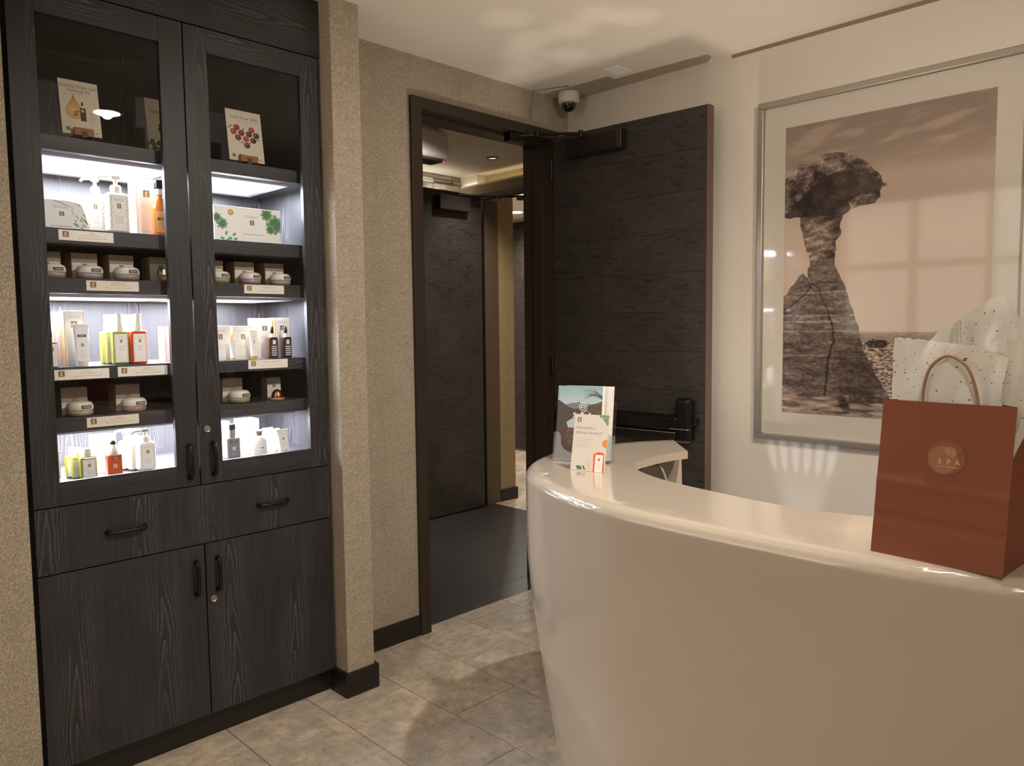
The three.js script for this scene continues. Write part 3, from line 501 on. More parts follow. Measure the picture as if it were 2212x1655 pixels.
const P = {
  bottle: printMat(canvasTex(160, 256, (g, w, h) => { g.fillStyle = white; g.fillRect(0, 0, w, h); brand(g, w / 2, 34, 11); logo(g, w / 2 - 16, 62, 32); lines(g, w / 2, 150, 80, 5, 12); vine(g, 14, 10, 240); vine(g, 147, 10, 240); })),
  spray: printMat(canvasTex(160, 256, (g, w, h) => { g.fillStyle = white; g.fillRect(0, 0, w, h); brand(g, w / 2, 30, 10); logo(g, w / 2 - 14, 50, 28); lines(g, w / 2, 110, 70, 4, 12); vine(g, 10, 10, 240); vine(g, 151, 10, 240); })),
  oil: printMat(canvasTex(160, 200, (g, w, h) => { g.fillStyle = '#e9e8e0'; g.fillRect(0, 0, w, h); brand(g, w / 2, 24, 10); logo(g, w / 2 - 18, 46, 36); lines(g, w / 2, 110, 80, 4, 14); vine(g, 10, 10, 190, '#8a8c40'); vine(g, 151, 10, 190, '#8a8c40'); })),
  carton: printMat(canvasTex(160, 420, (g, w, h) => { g.fillStyle = white; g.fillRect(0, 0, w, h); brand(g, w / 2, 44, 14); logo(g, w / 2 - 24, 78, 48); lines(g, w / 2, 190, 90, 3, 14); lines(g, w / 2, 380, 60, 1, 8); g.fillStyle = '#d9b67c'; g.fillRect(0, 0, 7, h); g.fillRect(w - 7, 0, 7, h); })),
  cartonWide: printMat(canvasTex(220, 300, (g, w, h) => { g.fillStyle = white; g.fillRect(0, 0, w, h); brand(g, w / 2, 44, 15); logo(g, w / 2 - 22, 72, 44); lines(g, w / 2, 170, 110, 3, 14); lines(g, w / 2, 280, 150, 1, 8); })),
  jarBox: printMat(canvasTex(200, 220, (g, w, h) => { g.fillStyle = white; g.fillRect(0, 0, w, h); g.fillStyle = '#a89a8a'; g.fillRect(0, 0, w, 76); brand(g, w / 2, 40, 14, '#8d7f70'); logo(g, w / 2 - 17, 84, 34); lines(g, w / 2, 150, 80, 3, 14); g.fillStyle = '#d7b288'; g.fillRect(0, 76, 8, h); g.fillRect(w - 8, 76, 8, h); })),
  maskBox: printMat(canvasTex(200, 220, (g, w, h) => { g.fillStyle = white; g.fillRect(0, 0, w, h); g.fillStyle = '#b09f8d'; g.fillRect(0, 0, w, 118); brand(g, w / 2, 44, 13, '#97887a'); logo(g, w / 2 - 16, 84, 34); lines(g, w / 2, 150, 90, 3, 14, '#c9a58e'); })),
  smallBox: printMat(canvasTex(140, 220, (g, w, h) => { g.fillStyle = white; g.fillRect(0, 0, w, h); g.fillStyle = '#b5a793'; g.fillRect(0, 0, w, 60); logo(g, w / 2 - 14, 70, 28); lines(g, w / 2, 130, 70, 4, 14); })),
  tube: printMat(canvasTex(160, 256, (g, w, h) => { g.fillStyle = '#efece4'; g.fillRect(0, 0, w, h); brand(g, w / 2, 40, 12); logo(g, w / 2 - 16, 84, 32); lines(g, w / 2, 150, 70, 4, 12); })),
  testerTube: printMat(canvasTex(160, 400, (g, w, h) => { g.fillStyle = '#eceae6'; g.fillRect(0, 0, w, h); tester(g, 22, 84, 116, 30); logo(g, w / 2 - 18, 190, 36); lines(g, w / 2, 280, 100, 6, 16); })),
  testerTag: printMat(canvasTex(160, 48, (g, w, h) => tester(g, 0, 0, w, h))),
  serum: printMat(canvasTex(120, 200, (g, w, h) => { g.fillStyle = '#2b2421'; g.fillRect(0, 0, w, h); g.fillStyle = '#e8e4dc'; g.fillRect(38, 14, 48, 44); for (let y = 78; y < 180; y += 22) g.fillRect(20, y, 84, 10); })),
  orangeLabel: printMat(canvasTex(140, 200, (g, w, h) => { g.fillStyle = '#c4551a'; g.fillRect(0, 0, w, h); tester(g, 34, 14, 84, 24); g.fillStyle = '#e9c9a4'; g.fillRect(48, 92, 42, 44); g.fillStyle = '#8a3a12'; g.font = 'bold 34px serif'; g.textAlign = 'center'; g.fillText('É', 70, 128); })),
  silverLabel: printMat(canvasTex(140, 220, (g, w, h) => { g.fillStyle = '#8d8b8a'; g.fillRect(0, 0, w, h); tester(g, 28, 18, 84, 26); g.fillStyle = '#dcd8d0'; g.fillRect(50, 92, 40, 42); lines(g, w / 2, 170, 80, 3, 12, '#d0ccc4'); }), { metalness: 0.3, roughness: 0.4 }),
  amberLabel: printMat(canvasTex(140, 200, (g, w, h) => { g.fillStyle = '#e9a85c'; g.fillRect(0, 0, w, h); tester(g, 14, 60, 112, 26); lines(g, w / 2, 100, 90, 3, 14, '#a05a20'); logo(g, w / 2 - 12, 146, 24); })),
  amberWhite: printMat(canvasTex(120, 200, (g, w, h) => { g.fillStyle = white; g.fillRect(0, 0, w, h); logo(g, w / 2 - 18, 30, 36); lines(g, w / 2, 90, 80, 7, 14); })),
};
const tanCard = std({ color: 0xd8a872, roughness: 0.7 });
const tanGrey = std({ color: 0xb59a80, roughness: 0.7 });
const whiteCard = std({ color: 0xf0ece4, roughness: 0.6 });
const lidWhite = std({ color: 0xe9e3d8, roughness: 0.35 });
const jarTint = (c) => phys({ color: c, roughness: 0.25, clearcoat: 0.5 });
const liquid = (c) => phys({ color: c, roughness: 0.12, clearcoat: 0.8, transmission: 0.25, thickness: 0 });
const plate = (w, h, x, y, z) => new THREE.BoxGeometry(w, h, 0.0008).translate(x, y, z);

// ------------------------------------------------------------------ display cabinet
const SH = { s1: [2.018, 2.064], s2: [1.736, 1.784], s3: [1.582, 1.630], s4: [1.309, 1.352], s5: [1.146, 1.192] };
{
  const c = thing('display_cabinet', 'tall black ash display cabinet with two glass doors and lit shelves', 'cabinet');
  const zF = 0.19, zB = -0.26, xl = -2.716, xr = -1.688;
  mesh('side_panel', planar(bx(xl, xl + 0.016, 0.098, 2.49, zB, zF - 0.002), 1, false, 0.2), ash, c);
  mesh('side_panel', planar(bx(xr - 0.016, xr, 0.098, 2.49, zB, zF - 0.002), 1, false, 0.2), ash, c);
  mesh('filler_strip', bx(-2.745, xl, 0.098, H, zB, zF - 0.012), darkTrim, c);
  mesh('back_panel', planar(bx(xl, -2.2245, 0.1, 2.49, -0.276, zB), 1, false, 0.37), ash, c);
  mesh('back_panel', planar(bx(-2.2225, xr, 0.1, 2.49, -0.276, zB), 1, false, 0.11), ash, c);
  mesh('header_panel', planar(rb(xl, xr, 2.491, H, zB, 0.208, 0.001), 1, true, 0.3, 0.1), ash, c);
  mesh('base_box', bx(xl + 0.016, xr - 0.016, 0.1, 0.965, zB, zF - 0.003), darkTrim, c);
  mesh('deck', planar(bx(xl + 0.016, xr - 0.016, 0.965, 0.985, zB, zF - 0.004), 1, true), ash, c);
  mesh('toe_kick', bx(-2.745, xr - 0.0135, 0, 0.0985, 0.1, 0.172), darkTrim, c);
  for (const k of Object.keys(SH)) mesh('shelf', planar(rb(xl + 0.017, xr - 0.017, SH[k][0], SH[k][1], zB + 0.001, 0.165, 0.0015), 1, true, SH[k][0], 0.3), ash, c);
  // glazed doors
  const G = { y0: 1.0, y1: 2.406 };
  const glazed = (x0, x1, g0, g1, hx, lock) => {
    const d = sub('glass_door', c);
    mesh('stile', planar(rb(x0, g0, 0.926, 2.486, zF, 0.21, 0.0012), 1, false, x0), ash, d);
    mesh('stile', planar(rb(g1, x1, 0.926, 2.486, zF, 0.21, 0.0012), 1, false, x1 * 1.7), ash, d);
    mesh('rail', planar(rb(g0, g1, G.y1, 2.486, zF, 0.2098, 0.0012), 1, true, 0.4, x0), ash, d);
    mesh('rail', planar(rb(g0, g1, 0.926, G.y0, zF, 0.2098, 0.0012), 1, true, 0.1, x0 * 2), ash, d);
    mesh('pane', new THREE.PlaneGeometry(g1 - g0, G.y1 - G.y0).translate((g0 + g1) / 2, (G.y0 + G.y1) / 2, 0.199), clearGlass, d);
    mesh('pull', pull(0.11), blackMetal, d).position.set(hx, 1.012, 0.21);
    if (lock) mesh('lock', lockGeo(), silver, d).position.set(-2.178, 1.118, 0.21);
    return d;
  };
  function pull(l) { return [tube([[0, -l / 2, 0.003], [0, -l / 2 + 0.003, 0.016], [0, -l / 2 + 0.02, 0.021], [0, 0, 0.024], [0, l / 2 - 0.02, 0.021], [0, l / 2 - 0.003, 0.016], [0, l / 2, 0.003]], 0.0068, 28, 10), new THREE.CylinderGeometry(0.009, 0.009, 0.005, 16).rotateX(Math.PI / 2).translate(0, -l / 2, 0.0025), new THREE.CylinderGeometry(0.009, 0.009, 0.005, 16).rotateX(Math.PI / 2).translate(0, l / 2, 0.0025)]; }
  function lockGeo() { return [lathe([[0, 0.004], [0.004, 0.004], [0.0045, 0.0035], [0.008, 0.0035], [0.009, 0.006], [0.0115, 0.006], [0.0125, 0.004], [0.0125, 0]], 28).rotateX(Math.PI / 2)]; }
  glazed(xl + 0.001, -2.2095, -2.641, -2.286, -2.243, false);
  glazed(-2.2055, xr - 0.011, -2.1255, -1.7745, -2.159, true);
  const dr = sub('drawer', c);
  mesh('drawer_front', planar(rb(xl + 0.001, xr - 0.011, 0.7175, 0.9225, zF, 0.21, 0.0012), 1, false, 0.06, 0.62), ash, dr);
  for (const x of [-2.457, -1.941]) { const m = mesh('pull', pull(0.114), blackMetal, dr); m.position.set(x, 0.817, 0.21); m.rotation.z = Math.PI / 2; }
  const low = (x0, x1, hx, lock, ou) => {
    const d = sub('cupboard_door', c);
    mesh('door_front', planar(rb(x0, x1, 0.098, 0.7135, zF, 0.21, 0.0012), 1, false, ou, 0.12), ash, d);
    mesh('pull', pull(0.115), blackMetal, d).position.set(hx, 0.60, 0.21);
    if (lock) mesh('lock', lockGeo(), silver, d).position.set(-2.179, 0.513, 0.21);
  };
  low(xl + 0.001, -2.2045, -2.236, false, 0.0); low(-2.2005, xr - 0.011, -2.160, true, 0.24);
  // light panels under three shelves
  for (const k of ['s1', 's3', 's5']) for (const [x0, x1] of [[-2.68, -2.225], [-2.205, -1.79]]) {
    const l = sub('led_panel_light', c), y = SH[k][0];
    mesh('light_frame', [bx(x0, x1, y - 0.010, y, 0.10, 0.125), bx(x0, x1, y - 0.010, y, -0.20, -0.175), bx(x0, x0 + 0.02, y - 0.010, y, -0.175, 0.10), bx(x1 - 0.02, x1, y - 0.010, y, -0.175, 0.10)], std({ color: 0xd5d8de, roughness: 0.35 }), l);
    mesh('light_diffuser', bx(x0 + 0.02, x1 - 0.02, y - 0.006, y, -0.175, 0.10), glow(COOL, 1.6), l);
    rectLight(x1 - x0 - 0.05, 0.26, COOL, 62, [(x0 + x1) / 2, y - 0.012, -0.035], [(x0 + x1) / 2, 0, -0.0351]);
  }
  rebase(c, [-2.2, 0, 0]);
}
// shelf tickets
{
  const T = [['BODY', -2.5175, 1.762, 'white shelf ticket reading body below the pump bottles'], ['MOISTURIZERS', -2.4465, 1.608, 'white shelf ticket reading moisturizers under the left jars'], ['EYES', -2.55, 1.328, 'white shelf ticket reading eyes under the tall carton'], ['TONIQUES', -2.366, 1.3295, 'white shelf ticket under the green and orange spray bottles'], ['MASQUES', -2.4655, 1.1715, 'white shelf ticket tilted up slightly above the lowest left bay'], ['AGE CORRECTIVE + CARE', -1.9225, 1.611, 'white shelf ticket under the pink and grey jars behind the right door'], ['SERUMS & CONCENTRATES', -1.917, 1.3335, 'white shelf ticket under the two dropper bottles behind the right door']];
  for (const [txt, x, y, label] of T) {
    const tx = canvasTex(474, 96, (g, w, h) => { g.fillStyle = '#f1e9dd'; g.fillRect(0, 0, w, h); logo(g, 34, 12, 52); g.fillStyle = '#9d9184'; g.textAlign = 'center'; g.font = '17px serif'; g.fillText(txt, 285, 28); g.fillRect(205, 40, 160, 3); g.fillStyle = '#a3978a'; g.fillRect(188, 65, 196, 3); for (const s of [176, 396]) { g.beginPath(); g.arc(s, 64, 5, 0, 7); g.fill(); g.fillRect(s - 3, 58, 6, 14); } });
    const m = tag(mesh('shelf_ticket', new THREE.BoxGeometry(0.158, 0.032, 0.0012), printMat(tx)), label, 'shelf ticket', 'tickets on the shelf fronts');
    m.position.set(x, y, 0.1662);
  }
}

// ------------------------------------------------------------------ goods on the shelves
function cartonBox(name, label, x0, x1, y, h, zf, depth, front, sideMat, group, category = 'box') {
  const w = x1 - x0, o = thing(name, label, category, [(x0 + x1) / 2, y, zf - depth / 2], 0, group);
  mesh('carton', rb(-w / 2, w / 2, 0, h, -depth / 2, depth / 2 - 0.0006, 0.0006, 1), sideMat, o);
  mesh('front_print', plate(w - 0.0008, h - 0.0008, 0, h / 2, depth / 2 - 0.0002), front, o);
  mesh('top_flap', rb(-w / 2 + 0.0005, w / 2 - 0.0005, h - 0.0002, h + 0.0006, -depth / 2 + 0.0005, depth / 2 - 0.001, 0.0002, 1), whiteCard, o);
  return o;
}
function jar(label, x, y, z, tint, group, tall = 0.045) {
  const o = thing('cream_jar', label, 'jar', [x, y, z], 0, group), r = 0.0385;
  mesh('jar_body', lathe([[0, 0], [0.031, 0], [0.035, 0.002], [r, 0.008], [r, tall * 0.46], [0, tall * 0.46]], 36), jarTint(tint), o);
  mesh('lid', lathe([[r + 0.0006, tall * 0.44], [r + 0.0008, tall * 0.66], [r - 0.003, tall * 0.86], [r - 0.010, tall * 0.96], [0.015, tall], [0, tall]], 36), lidWhite, o);
  const s = new THREE.CylinderGeometry(r + 0.0016, r + 0.0016, tall * 0.24, 20, 1, true, -0.15, 0.80).translate(0, tall * 0.63, 0);
  const m = P.testerTag.clone(); m.side = THREE.DoubleSide; mesh('tester_label', s, m, o); return o;
}
{
  const g3 = 'boxed creams with open tester jars on the upper dark shelf';
  const row3 = [[-2.609, 'leftmost cream carton on the upper dark shelf, half hidden by the door', 'leftmost open tester jar on the upper dark shelf', 0xa8a193], [-2.501, 'second cream carton from the left on the upper dark shelf', 'second tester jar from the left on the upper dark shelf', 0x9d98a6], [-2.388, 'third cream carton from the left above the moisturizers ticket', 'third tester jar from the left above the moisturizers ticket', 0xa29a90], [-1.954, 'cream carton behind the pink tester jar', 'tester jar with a pinkish base behind the right door', 0xa98a98], [-1.832, 'rightmost cream carton on the upper dark shelf', 'rightmost tester jar on the upper dark shelf with grey base', 0xa0968e], [-2.075, 'cream carton cut by the left stile of the right door', 'tester jar with greenish base cut by the right door stile', 0x9c9874]];
  for (const [x, l1, l2, tint] of row3) { cartonBox('cream_carton', l1, x - 0.039, x + 0.039, 1.630, 0.086, 0.075, 0.078, P.jarBox, tanGrey, g3); jar(l2, x + 0.002, 1.630, 0.115, tint, g3); }
  cartonBox('cream_carton', 'brownish cream carton beside the centre stile on the upper dark shelf', -2.297, -2.222, 1.630, 0.086, 0.075, 0.078, P.smallBox, std({ color: 0x9a8468, roughness: 0.7 }), g3);
  const cj = thing('cream_jar', 'jar with a shiny silver lid beside the centre stile', 'jar', [-2.253, 1.630, 0.12], 0, g3);
  mesh('jar_body', lathe([[0, 0], [0.03, 0], [0.033, 0.006], [0.033, 0.024], [0, 0.024]], 32), jarTint(0x9a7a62), cj); mesh('lid', lathe([[0.034, 0.023], [0.034, 0.04], [0.031, 0.043], [0, 0.043]], 32), chrome, cj);
  const g5 = 'boxed masks with open tester jars on the lower dark shelf';
  for (const [x, l1, l2, tint] of [[-2.549, 'mask carton at the left of the lower dark shelf', 'tester jar with a pale base at the left of the lower dark shelf', 0xa8a08c], [-2.384, 'mask carton near the middle of the lower dark shelf', 'tester jar with a tan base near the middle of the lower dark shelf', 0xa08870], [-2.013, 'mask carton at the left behind the right door', 'tester jar with an olive base behind the right door', 0x97906e]]) { cartonBox('mask_carton', l1, x - 0.039, x + 0.039, 1.192, 0.088, 0.065, 0.078, P.maskBox, tanGrey, g5); jar(l2, x, 1.192, 0.118, tint, g5, 0.047); }
  cartonBox('small_carton', 'narrow white carton behind the copper dome jar', -1.873, -1.816, 1.192, 0.081, 0.065, 0.05, P.smallBox, tanGrey, g5);
  const dm = thing('dome_jar', 'copper dome-lidded jar in front of the narrow carton', 'jar', [-1.861, 1.192, 0.12]);
  mesh('jar_base', lathe([[0, 0], [0.026, 0], [0.029, 0.003], [0.027, 0.008], [0, 0.008]], 32), jarTint(0xb59a86), dm);
  mesh('dome_lid', lathe([[0.0225, 0.007], [0.022, 0.015], [0.019, 0.026], [0.013, 0.035], [0.006, 0.0395], [0, 0.040]], 32), std({ color: 0xb06a48, metalness: 1, roughness: 0.3 }), dm);
}
function pumpBottle(label, x, y, z, w, h, mat, lab, group, turn = 0) {
  const o = thing('pump_bottle', label, 'bottle', [x, y, z], turn, group), d = w * 0.72, bh = h * 0.70;
  mesh('bottle_body', rb(-w / 2, w / 2, 0, bh, -d / 2, d / 2, w * 0.22, 5), mat, o);
  mesh('label', plate(w * 0.82, bh * 0.86, 0, bh * 0.5, d / 2 + 0.0002), lab, o);
  const p = sub('pump', o);
  mesh('collar', lathe([[0, bh - 0.004], [w * 0.24, bh - 0.004], [w * 0.24, bh + h * 0.10], [w * 0.19, bh + h * 0.13], [0, bh + h * 0.13]], 24), lidWhite, p);
  mesh('stem', cyl(w * 0.09, w * 0.09, h * 0.10, 0, bh + h * 0.12, 0, 14), lidWhite, p);
  mesh('head', [rb(-w * 0.22, w * 0.20, bh + h * 0.22, h, -w * 0.14, w * 0.14, 0.004, 3), tube([[-w * 0.1, h - 0.007, 0], [-w * 0.4, h - 0.007, 0], [-w * 0.66, h - 0.010, 0], [-w * 0.72, h - 0.016, 0]], 0.004, 12, 8)], lidWhite, p);
  return o;
}
{ // upper lit bay
  const y = 1.784, g = 'body care on the top lit shelf';
  const sh = new THREE.Shape(); sh.moveTo(-0.062, 0); sh.lineTo(0.062, 0); sh.quadraticCurveTo(0.066, 0.02, 0.056, 0.045); sh.lineTo(0.044, 0.083); sh.quadraticCurveTo(0.035, 0.092, -0.01, 0.094); sh.lineTo(-0.062, 0.094); sh.closePath();
  const gb = thing('gift_set_box', 'white gift set with a curved side and bamboo leaf print on the top lit shelf', 'box', [-2.553, y, 0.10]);
  mesh('carton', new THREE.ExtrudeGeometry(sh, { depth: 0.05, bevelEnabled: true, bevelThickness: 0.001, bevelSize: 0.001, bevelSegments: 1 }).translate(0, 0, -0.05), whiteCard, gb);
  const gt = canvasTex(320, 256, (q, w, h) => { q.fillStyle = '#f4f1e8'; q.fillRect(0, 0, w, h); brand(q, 120, 62, 17, '#8d887e'); logo(q, 104, 100, 34); const r = rng(9); for (let i = 0; i < 26; i++) { q.fillStyle = ['#7da05a', '#9cc07a', '#5c8a50', '#c0d49a'][i % 4]; q.save(); q.translate(190 + r() * 120, 20 + r() * 220); q.rotate(0.6 + r() * 0.8); q.beginPath(); q.ellipse(0, 0, 5 + r() * 22, 2 + r() * 4, 0, 0, 7); q.fill(); q.restore(); } q.fillStyle = '#7da05a'; q.save(); q.translate(110, 22); q.rotate(0.35); q.fillRect(-40, 0, 110, 6); q.restore(); q.fillStyle = '#a0689a'; q.fillRect(40, 222, 150, 5); });
  const sp = new THREE.ShapeGeometry(sh); const uvA = sp.attributes.uv, pp = sp.attributes.position; for (let i = 0; i < pp.count; i++) uvA.setXY(i, (pp.getX(i) + 0.063) / 0.13, pp.getY(i) / 0.095); mesh('front_print', sp.translate(0, 0, 0.0014), printMat(gt), gb);
  pumpBottle('white pump bottle standing behind another on the top lit shelf', -2.452, y, 0.055, 0.058, 0.186, lidWhite, P.bottle, g, -0.35);
  pumpBottle('white pump bottle in front with a vine border label on the top lit shelf', -2.400, y, 0.09, 0.072, 0.193, lidWhite, P.bottle, g);
  cartonBox('body_oil_carton', 'tall white carton with orange side on the top lit shelf', -2.334, -2.264, y, 0.194, 0.08, 0.07, P.carton, tanCard, g);
  const am = thing('amber_pump_bottle', 'amber bottle with a black and silver pump on the top lit shelf', 'bottle', [-2.272, y, 0.125]);
  mesh('bottle_body', lathe([[0, 0], [0.024, 0], [0.027, 0.006], [0.027, 0.085], [0.020, 0.115], [0.012, 0.128], [0.010, 0.14], [0, 0.14]], 32), liquid(0xe08a2c), am);
  mesh('label', new THREE.CylinderGeometry(0.0275, 0.0275, 0.07, 24, 1, true, -0.9, 1.8).translate(0, 0.046, 0), P.amberLabel, am);
  mesh('collar', cyl(0.013, 0.012, 0.02, 0, 0.138, 0), lidWhite, am); mesh('pump_cap', rb(-0.014, 0.014, 0.158, 0.188, -0.012, 0.012, 0.003), std({ color: 0x2a2726, metalness: 0.6, roughness: 0.25 }), am);
  const bt = canvasTex(526, 266, (q, w, h) => { q.fillStyle = '#f5f3ea'; q.fillRect(0, 0, w, h); brand(q, 290, 66, 15, '#8d887e'); logo(q, 276, 92, 34); q.fillStyle = '#b59a3c'; q.beginPath(); q.arc(128, 44, 22, 0, 7); q.fill(); q.fillStyle = '#f5f3ea'; q.font = 'bold 13px sans-serif'; q.fillText('GIFT', 128, 42); q.fillText('SET', 128, 55); q.fillStyle = '#a8a39a'; q.fillRect(220, 196, 160, 4); const rose = (x, y, s) => { for (let k = 0; k < 3; k++) for (let i = 0; i < 8 - k; i++) { const a = i * 6.28 / (8 - k) + k * 0.4; q.fillStyle = ['#8fae86', '#6f9566', '#4f7d4a'][k]; q.beginPath(); q.ellipse(x + Math.cos(a) * s * (1 - k * 0.3), y + Math.sin(a) * s * (1 - k * 0.3), s * 0.5, s * 0.36, a, 0, 7); q.fill(); } }; rose(480, 110, 52); rose(412, 40, 34); rose(440, 150, 26); rose(60, 130, 30); rose(20, 90, 26); q.fillStyle = '#5ca070'; for (const [x, y] of [[90, 200], [120, 236], [150, 206], [60, 240], [100, 250], [160, 240]]) { q.beginPath(); q.ellipse(x, y, 16, 9, x, 0, 7); q.fill(); } });
  cartonBox('gift_set_box', 'wide white gift box printed with green succulents behind the right door', -2.075, -1.813, y, 0.131, 0.10, 0.10, printMat(bt), whiteCard);
}
function sprayBottle(label, x, y, z, w, h, col, group) {
  const o = thing('spray_bottle', label, 'bottle', [x, y, z], 0, group), d = w * 0.62, bh = h * 0.66;
  mesh('bottle_body', rb(-w / 2, w / 2, 0, bh, -d / 2, d / 2, 0.007, 4), liquid(col), o);
  mesh('label', plate(w * 0.82, bh * 0.84, 0, bh * 0.49, d / 2 + 0.0003), P.spray, o);
  mesh('cap', [cyl(w * 0.27, w * 0.27, h * 0.13, 0, bh - 0.002, 0), cyl(w * 0.23, w * 0.21, h * 0.22, 0, bh + h * 0.12, 0)], lidWhite, o); return o;
}
function dropper(label, x, y, z, w, h, mat, lab, group) {
  const o = thing('dropper_bottle', label, 'bottle', [x, y, z], 0, group), bh = h * 0.66;
  mesh('bottle_body', rb(-w / 2, w / 2, 0, bh, -w * 0.4, w * 0.4, 0.005, 3), mat, o);
  mesh('label', plate(w * 0.86, bh * 0.9, 0, bh * 0.48, w * 0.4 + 0.0004), lab, o);
  mesh('collar', cyl(w * 0.24, w * 0.22, h * 0.13, 0, bh - 0.002, 0, 18), lidWhite, o);
  mesh('bulb', lathe([[0, bh + h * 0.12], [w * 0.17, bh + h * 0.12], [w * 0.16, bh + h * 0.22], [w * 0.14, h * 0.96], [w * 0.08, h], [0, h]], 18), blackMetal, o); return o;
}
function squeezeTube(name, label, x, y, z, w, h, mat, lab, group, capMat, turn = 0) {
  const o = thing(name, label, 'tube', [x, y, z], turn, group), n = 20, rings = 10, pos = [], idx = [], c = h * 0.10;
  for (let k = 0; k <= rings; k++) { const t = k / rings, a = w * (0.36 + 0.14 * t), b = w * 0.36 * (1 - t) + 0.001; for (let i = 0; i < n; i++) { const f = i / n * 2 * Math.PI; pos.push(Math.cos(f) * a, c + t * (h - c), Math.sin(f) * b); } }
  for (let k = 0; k < rings; k++) for (let i = 0; i < n; i++) { const a = k * n + i, b = k * n + (i + 1) % n; idx.push(a, a + n, b, b, a + n, b + n); }
  const gg = new THREE.BufferGeometry(); gg.setAttribute('position', new THREE.Float32BufferAttribute(pos, 3)); gg.setIndex(idx); gg.computeVertexNormals(); gg.setAttribute('uv', new THREE.Float32BufferAttribute(new Float32Array(pos.length / 3 * 2), 2));
  mesh('tube_body', gg, mat, o); mesh('cap', cyl(w * 0.36, w * 0.36, c, 0, 0, 0), capMat || lidWhite, o);
  const lg = new THREE.PlaneGeometry(w * 0.74, h * 0.80, 1, 6), lp = lg.attributes.position; for (let i = 0; i < lp.count; i++) { const yy = lp.getY(i) + h * 0.52, t = clamp((yy - c) / (h - c)); lp.setXYZ(i, lp.getX(i), yy, (w * 0.36 * (1 - t) + 0.001) + 0.0012); } lg.computeVertexNormals();
  if (lab) mesh('label', lg, lab, o);
  mesh('crimp', rb(-w / 2, w / 2, h - 0.006, h, -0.0012, 0.0012, 0.0005, 1), mat, o); return o;
}
{ // middle lit bay
  const y = 1.352, g = 'skin care on the middle lit shelf';
  cartonBox('serum_carton', 'pale carton at the far left back of the middle lit shelf', -2.668, -2.612, y, 0.146, 0.02, 0.05, P.carton, whiteCard, g);
  dropper('amber dropper bottle with white label at the far left of the middle lit shelf', -2.627, y, 0.135, 0.034, 0.12, liquid(0x5a3012), P.amberWhite, g);
  cartonBox('serum_carton', 'tan sided carton standing behind the tall white carton', -2.594, -2.536, y, 0.174, 0.05, 0.06, P.carton, tanGrey, g);
  cartonBox('serum_carton', 'tall white carton with gold edges above the eyes ticket', -2.576, -2.516, y, 0.177, 0.092, 0.04, P.carton, tanCard, g);
  { const o = squeezeTube('tester_tube', 'flat pale tester tube leaning before the tall white carton', -2.536, y, 0.122, 0.048, 0.134, lidWhite, P.testerTube, g); }
  sprayBottle('rearmost of the three green spray bottles', -2.434, y, 0.05, 0.048, 0.166, 0xa9b24a, g); sprayBottle('middle of the three green spray bottles', -2.429, y, 0.085, 0.048, 0.166, 0xa9b24a, g); sprayBottle('front green spray bottle on the middle lit shelf', -2.420, y, 0.118, 0.050, 0.168, 0xa9b24a, g);
  sprayBottle('rear orange-red spray bottle', -2.377, y, 0.06, 0.048, 0.166, 0xe2491a, g); sprayBottle('middle orange-red spray bottle behind the front one', -2.371, y, 0.093, 0.048, 0.166, 0xe2491a, g); sprayBottle('front orange-red spray bottle on the middle lit shelf', -2.363, y, 0.124, 0.050, 0.168, 0xe2491a, g);
  cartonBox('serum_carton', 'carton with orange side at the centre stile of the middle lit shelf', -2.252, -2.190, y, 0.124, 0.06, 0.06, P.carton, tanCard, g);
  cartonBox('cream_box', 'white carton at the left behind the right door on the middle lit shelf', -2.104, -2.030, y, 0.125, 0.10, 0.07, P.cartonWide, tanCard, g);
  cartonBox('cream_box', 'second white carton behind the right door on the middle lit shelf', -2.018, -1.938, y, 0.124, 0.095, 0.07, P.cartonWide, tanCard, g);
  cartonBox('serum_carton', 'tall white carton behind the left dropper bottle', -1.914, -1.846, y, 0.153, 0.075, 0.07, P.carton, tanCard, g);
  cartonBox('serum_carton', 'tall white carton behind the right dropper bottle', -1.843, -1.776, y, 0.154, 0.082, 0.06, P.carton, tanCard, g);
  dropper('left of two dark dropper bottles with striped labels', -1.877, y, 0.125, 0.036, 0.122, liquid(0x241614), P.serum, g); dropper('right of two dark dropper bottles with striped labels', -1.820, y, 0.125, 0.036, 0.122, liquid(0x3a1812), P.serum, g);
  const yellow = std({ color: 0xe0a82c, roughness: 0.4 });
  squeezeTube('sample_tube', 'tiny clear tube with a yellow cap left of the second carton', -2.036, y, 0.128, 0.024, 0.075, lidWhite, null, g, yellow); squeezeTube('sample_tube', 'small pale tube with yellow cap right of the second carton', -1.955, y, 0.128, 0.03, 0.108, lidWhite, P.tube, g, yellow);
}
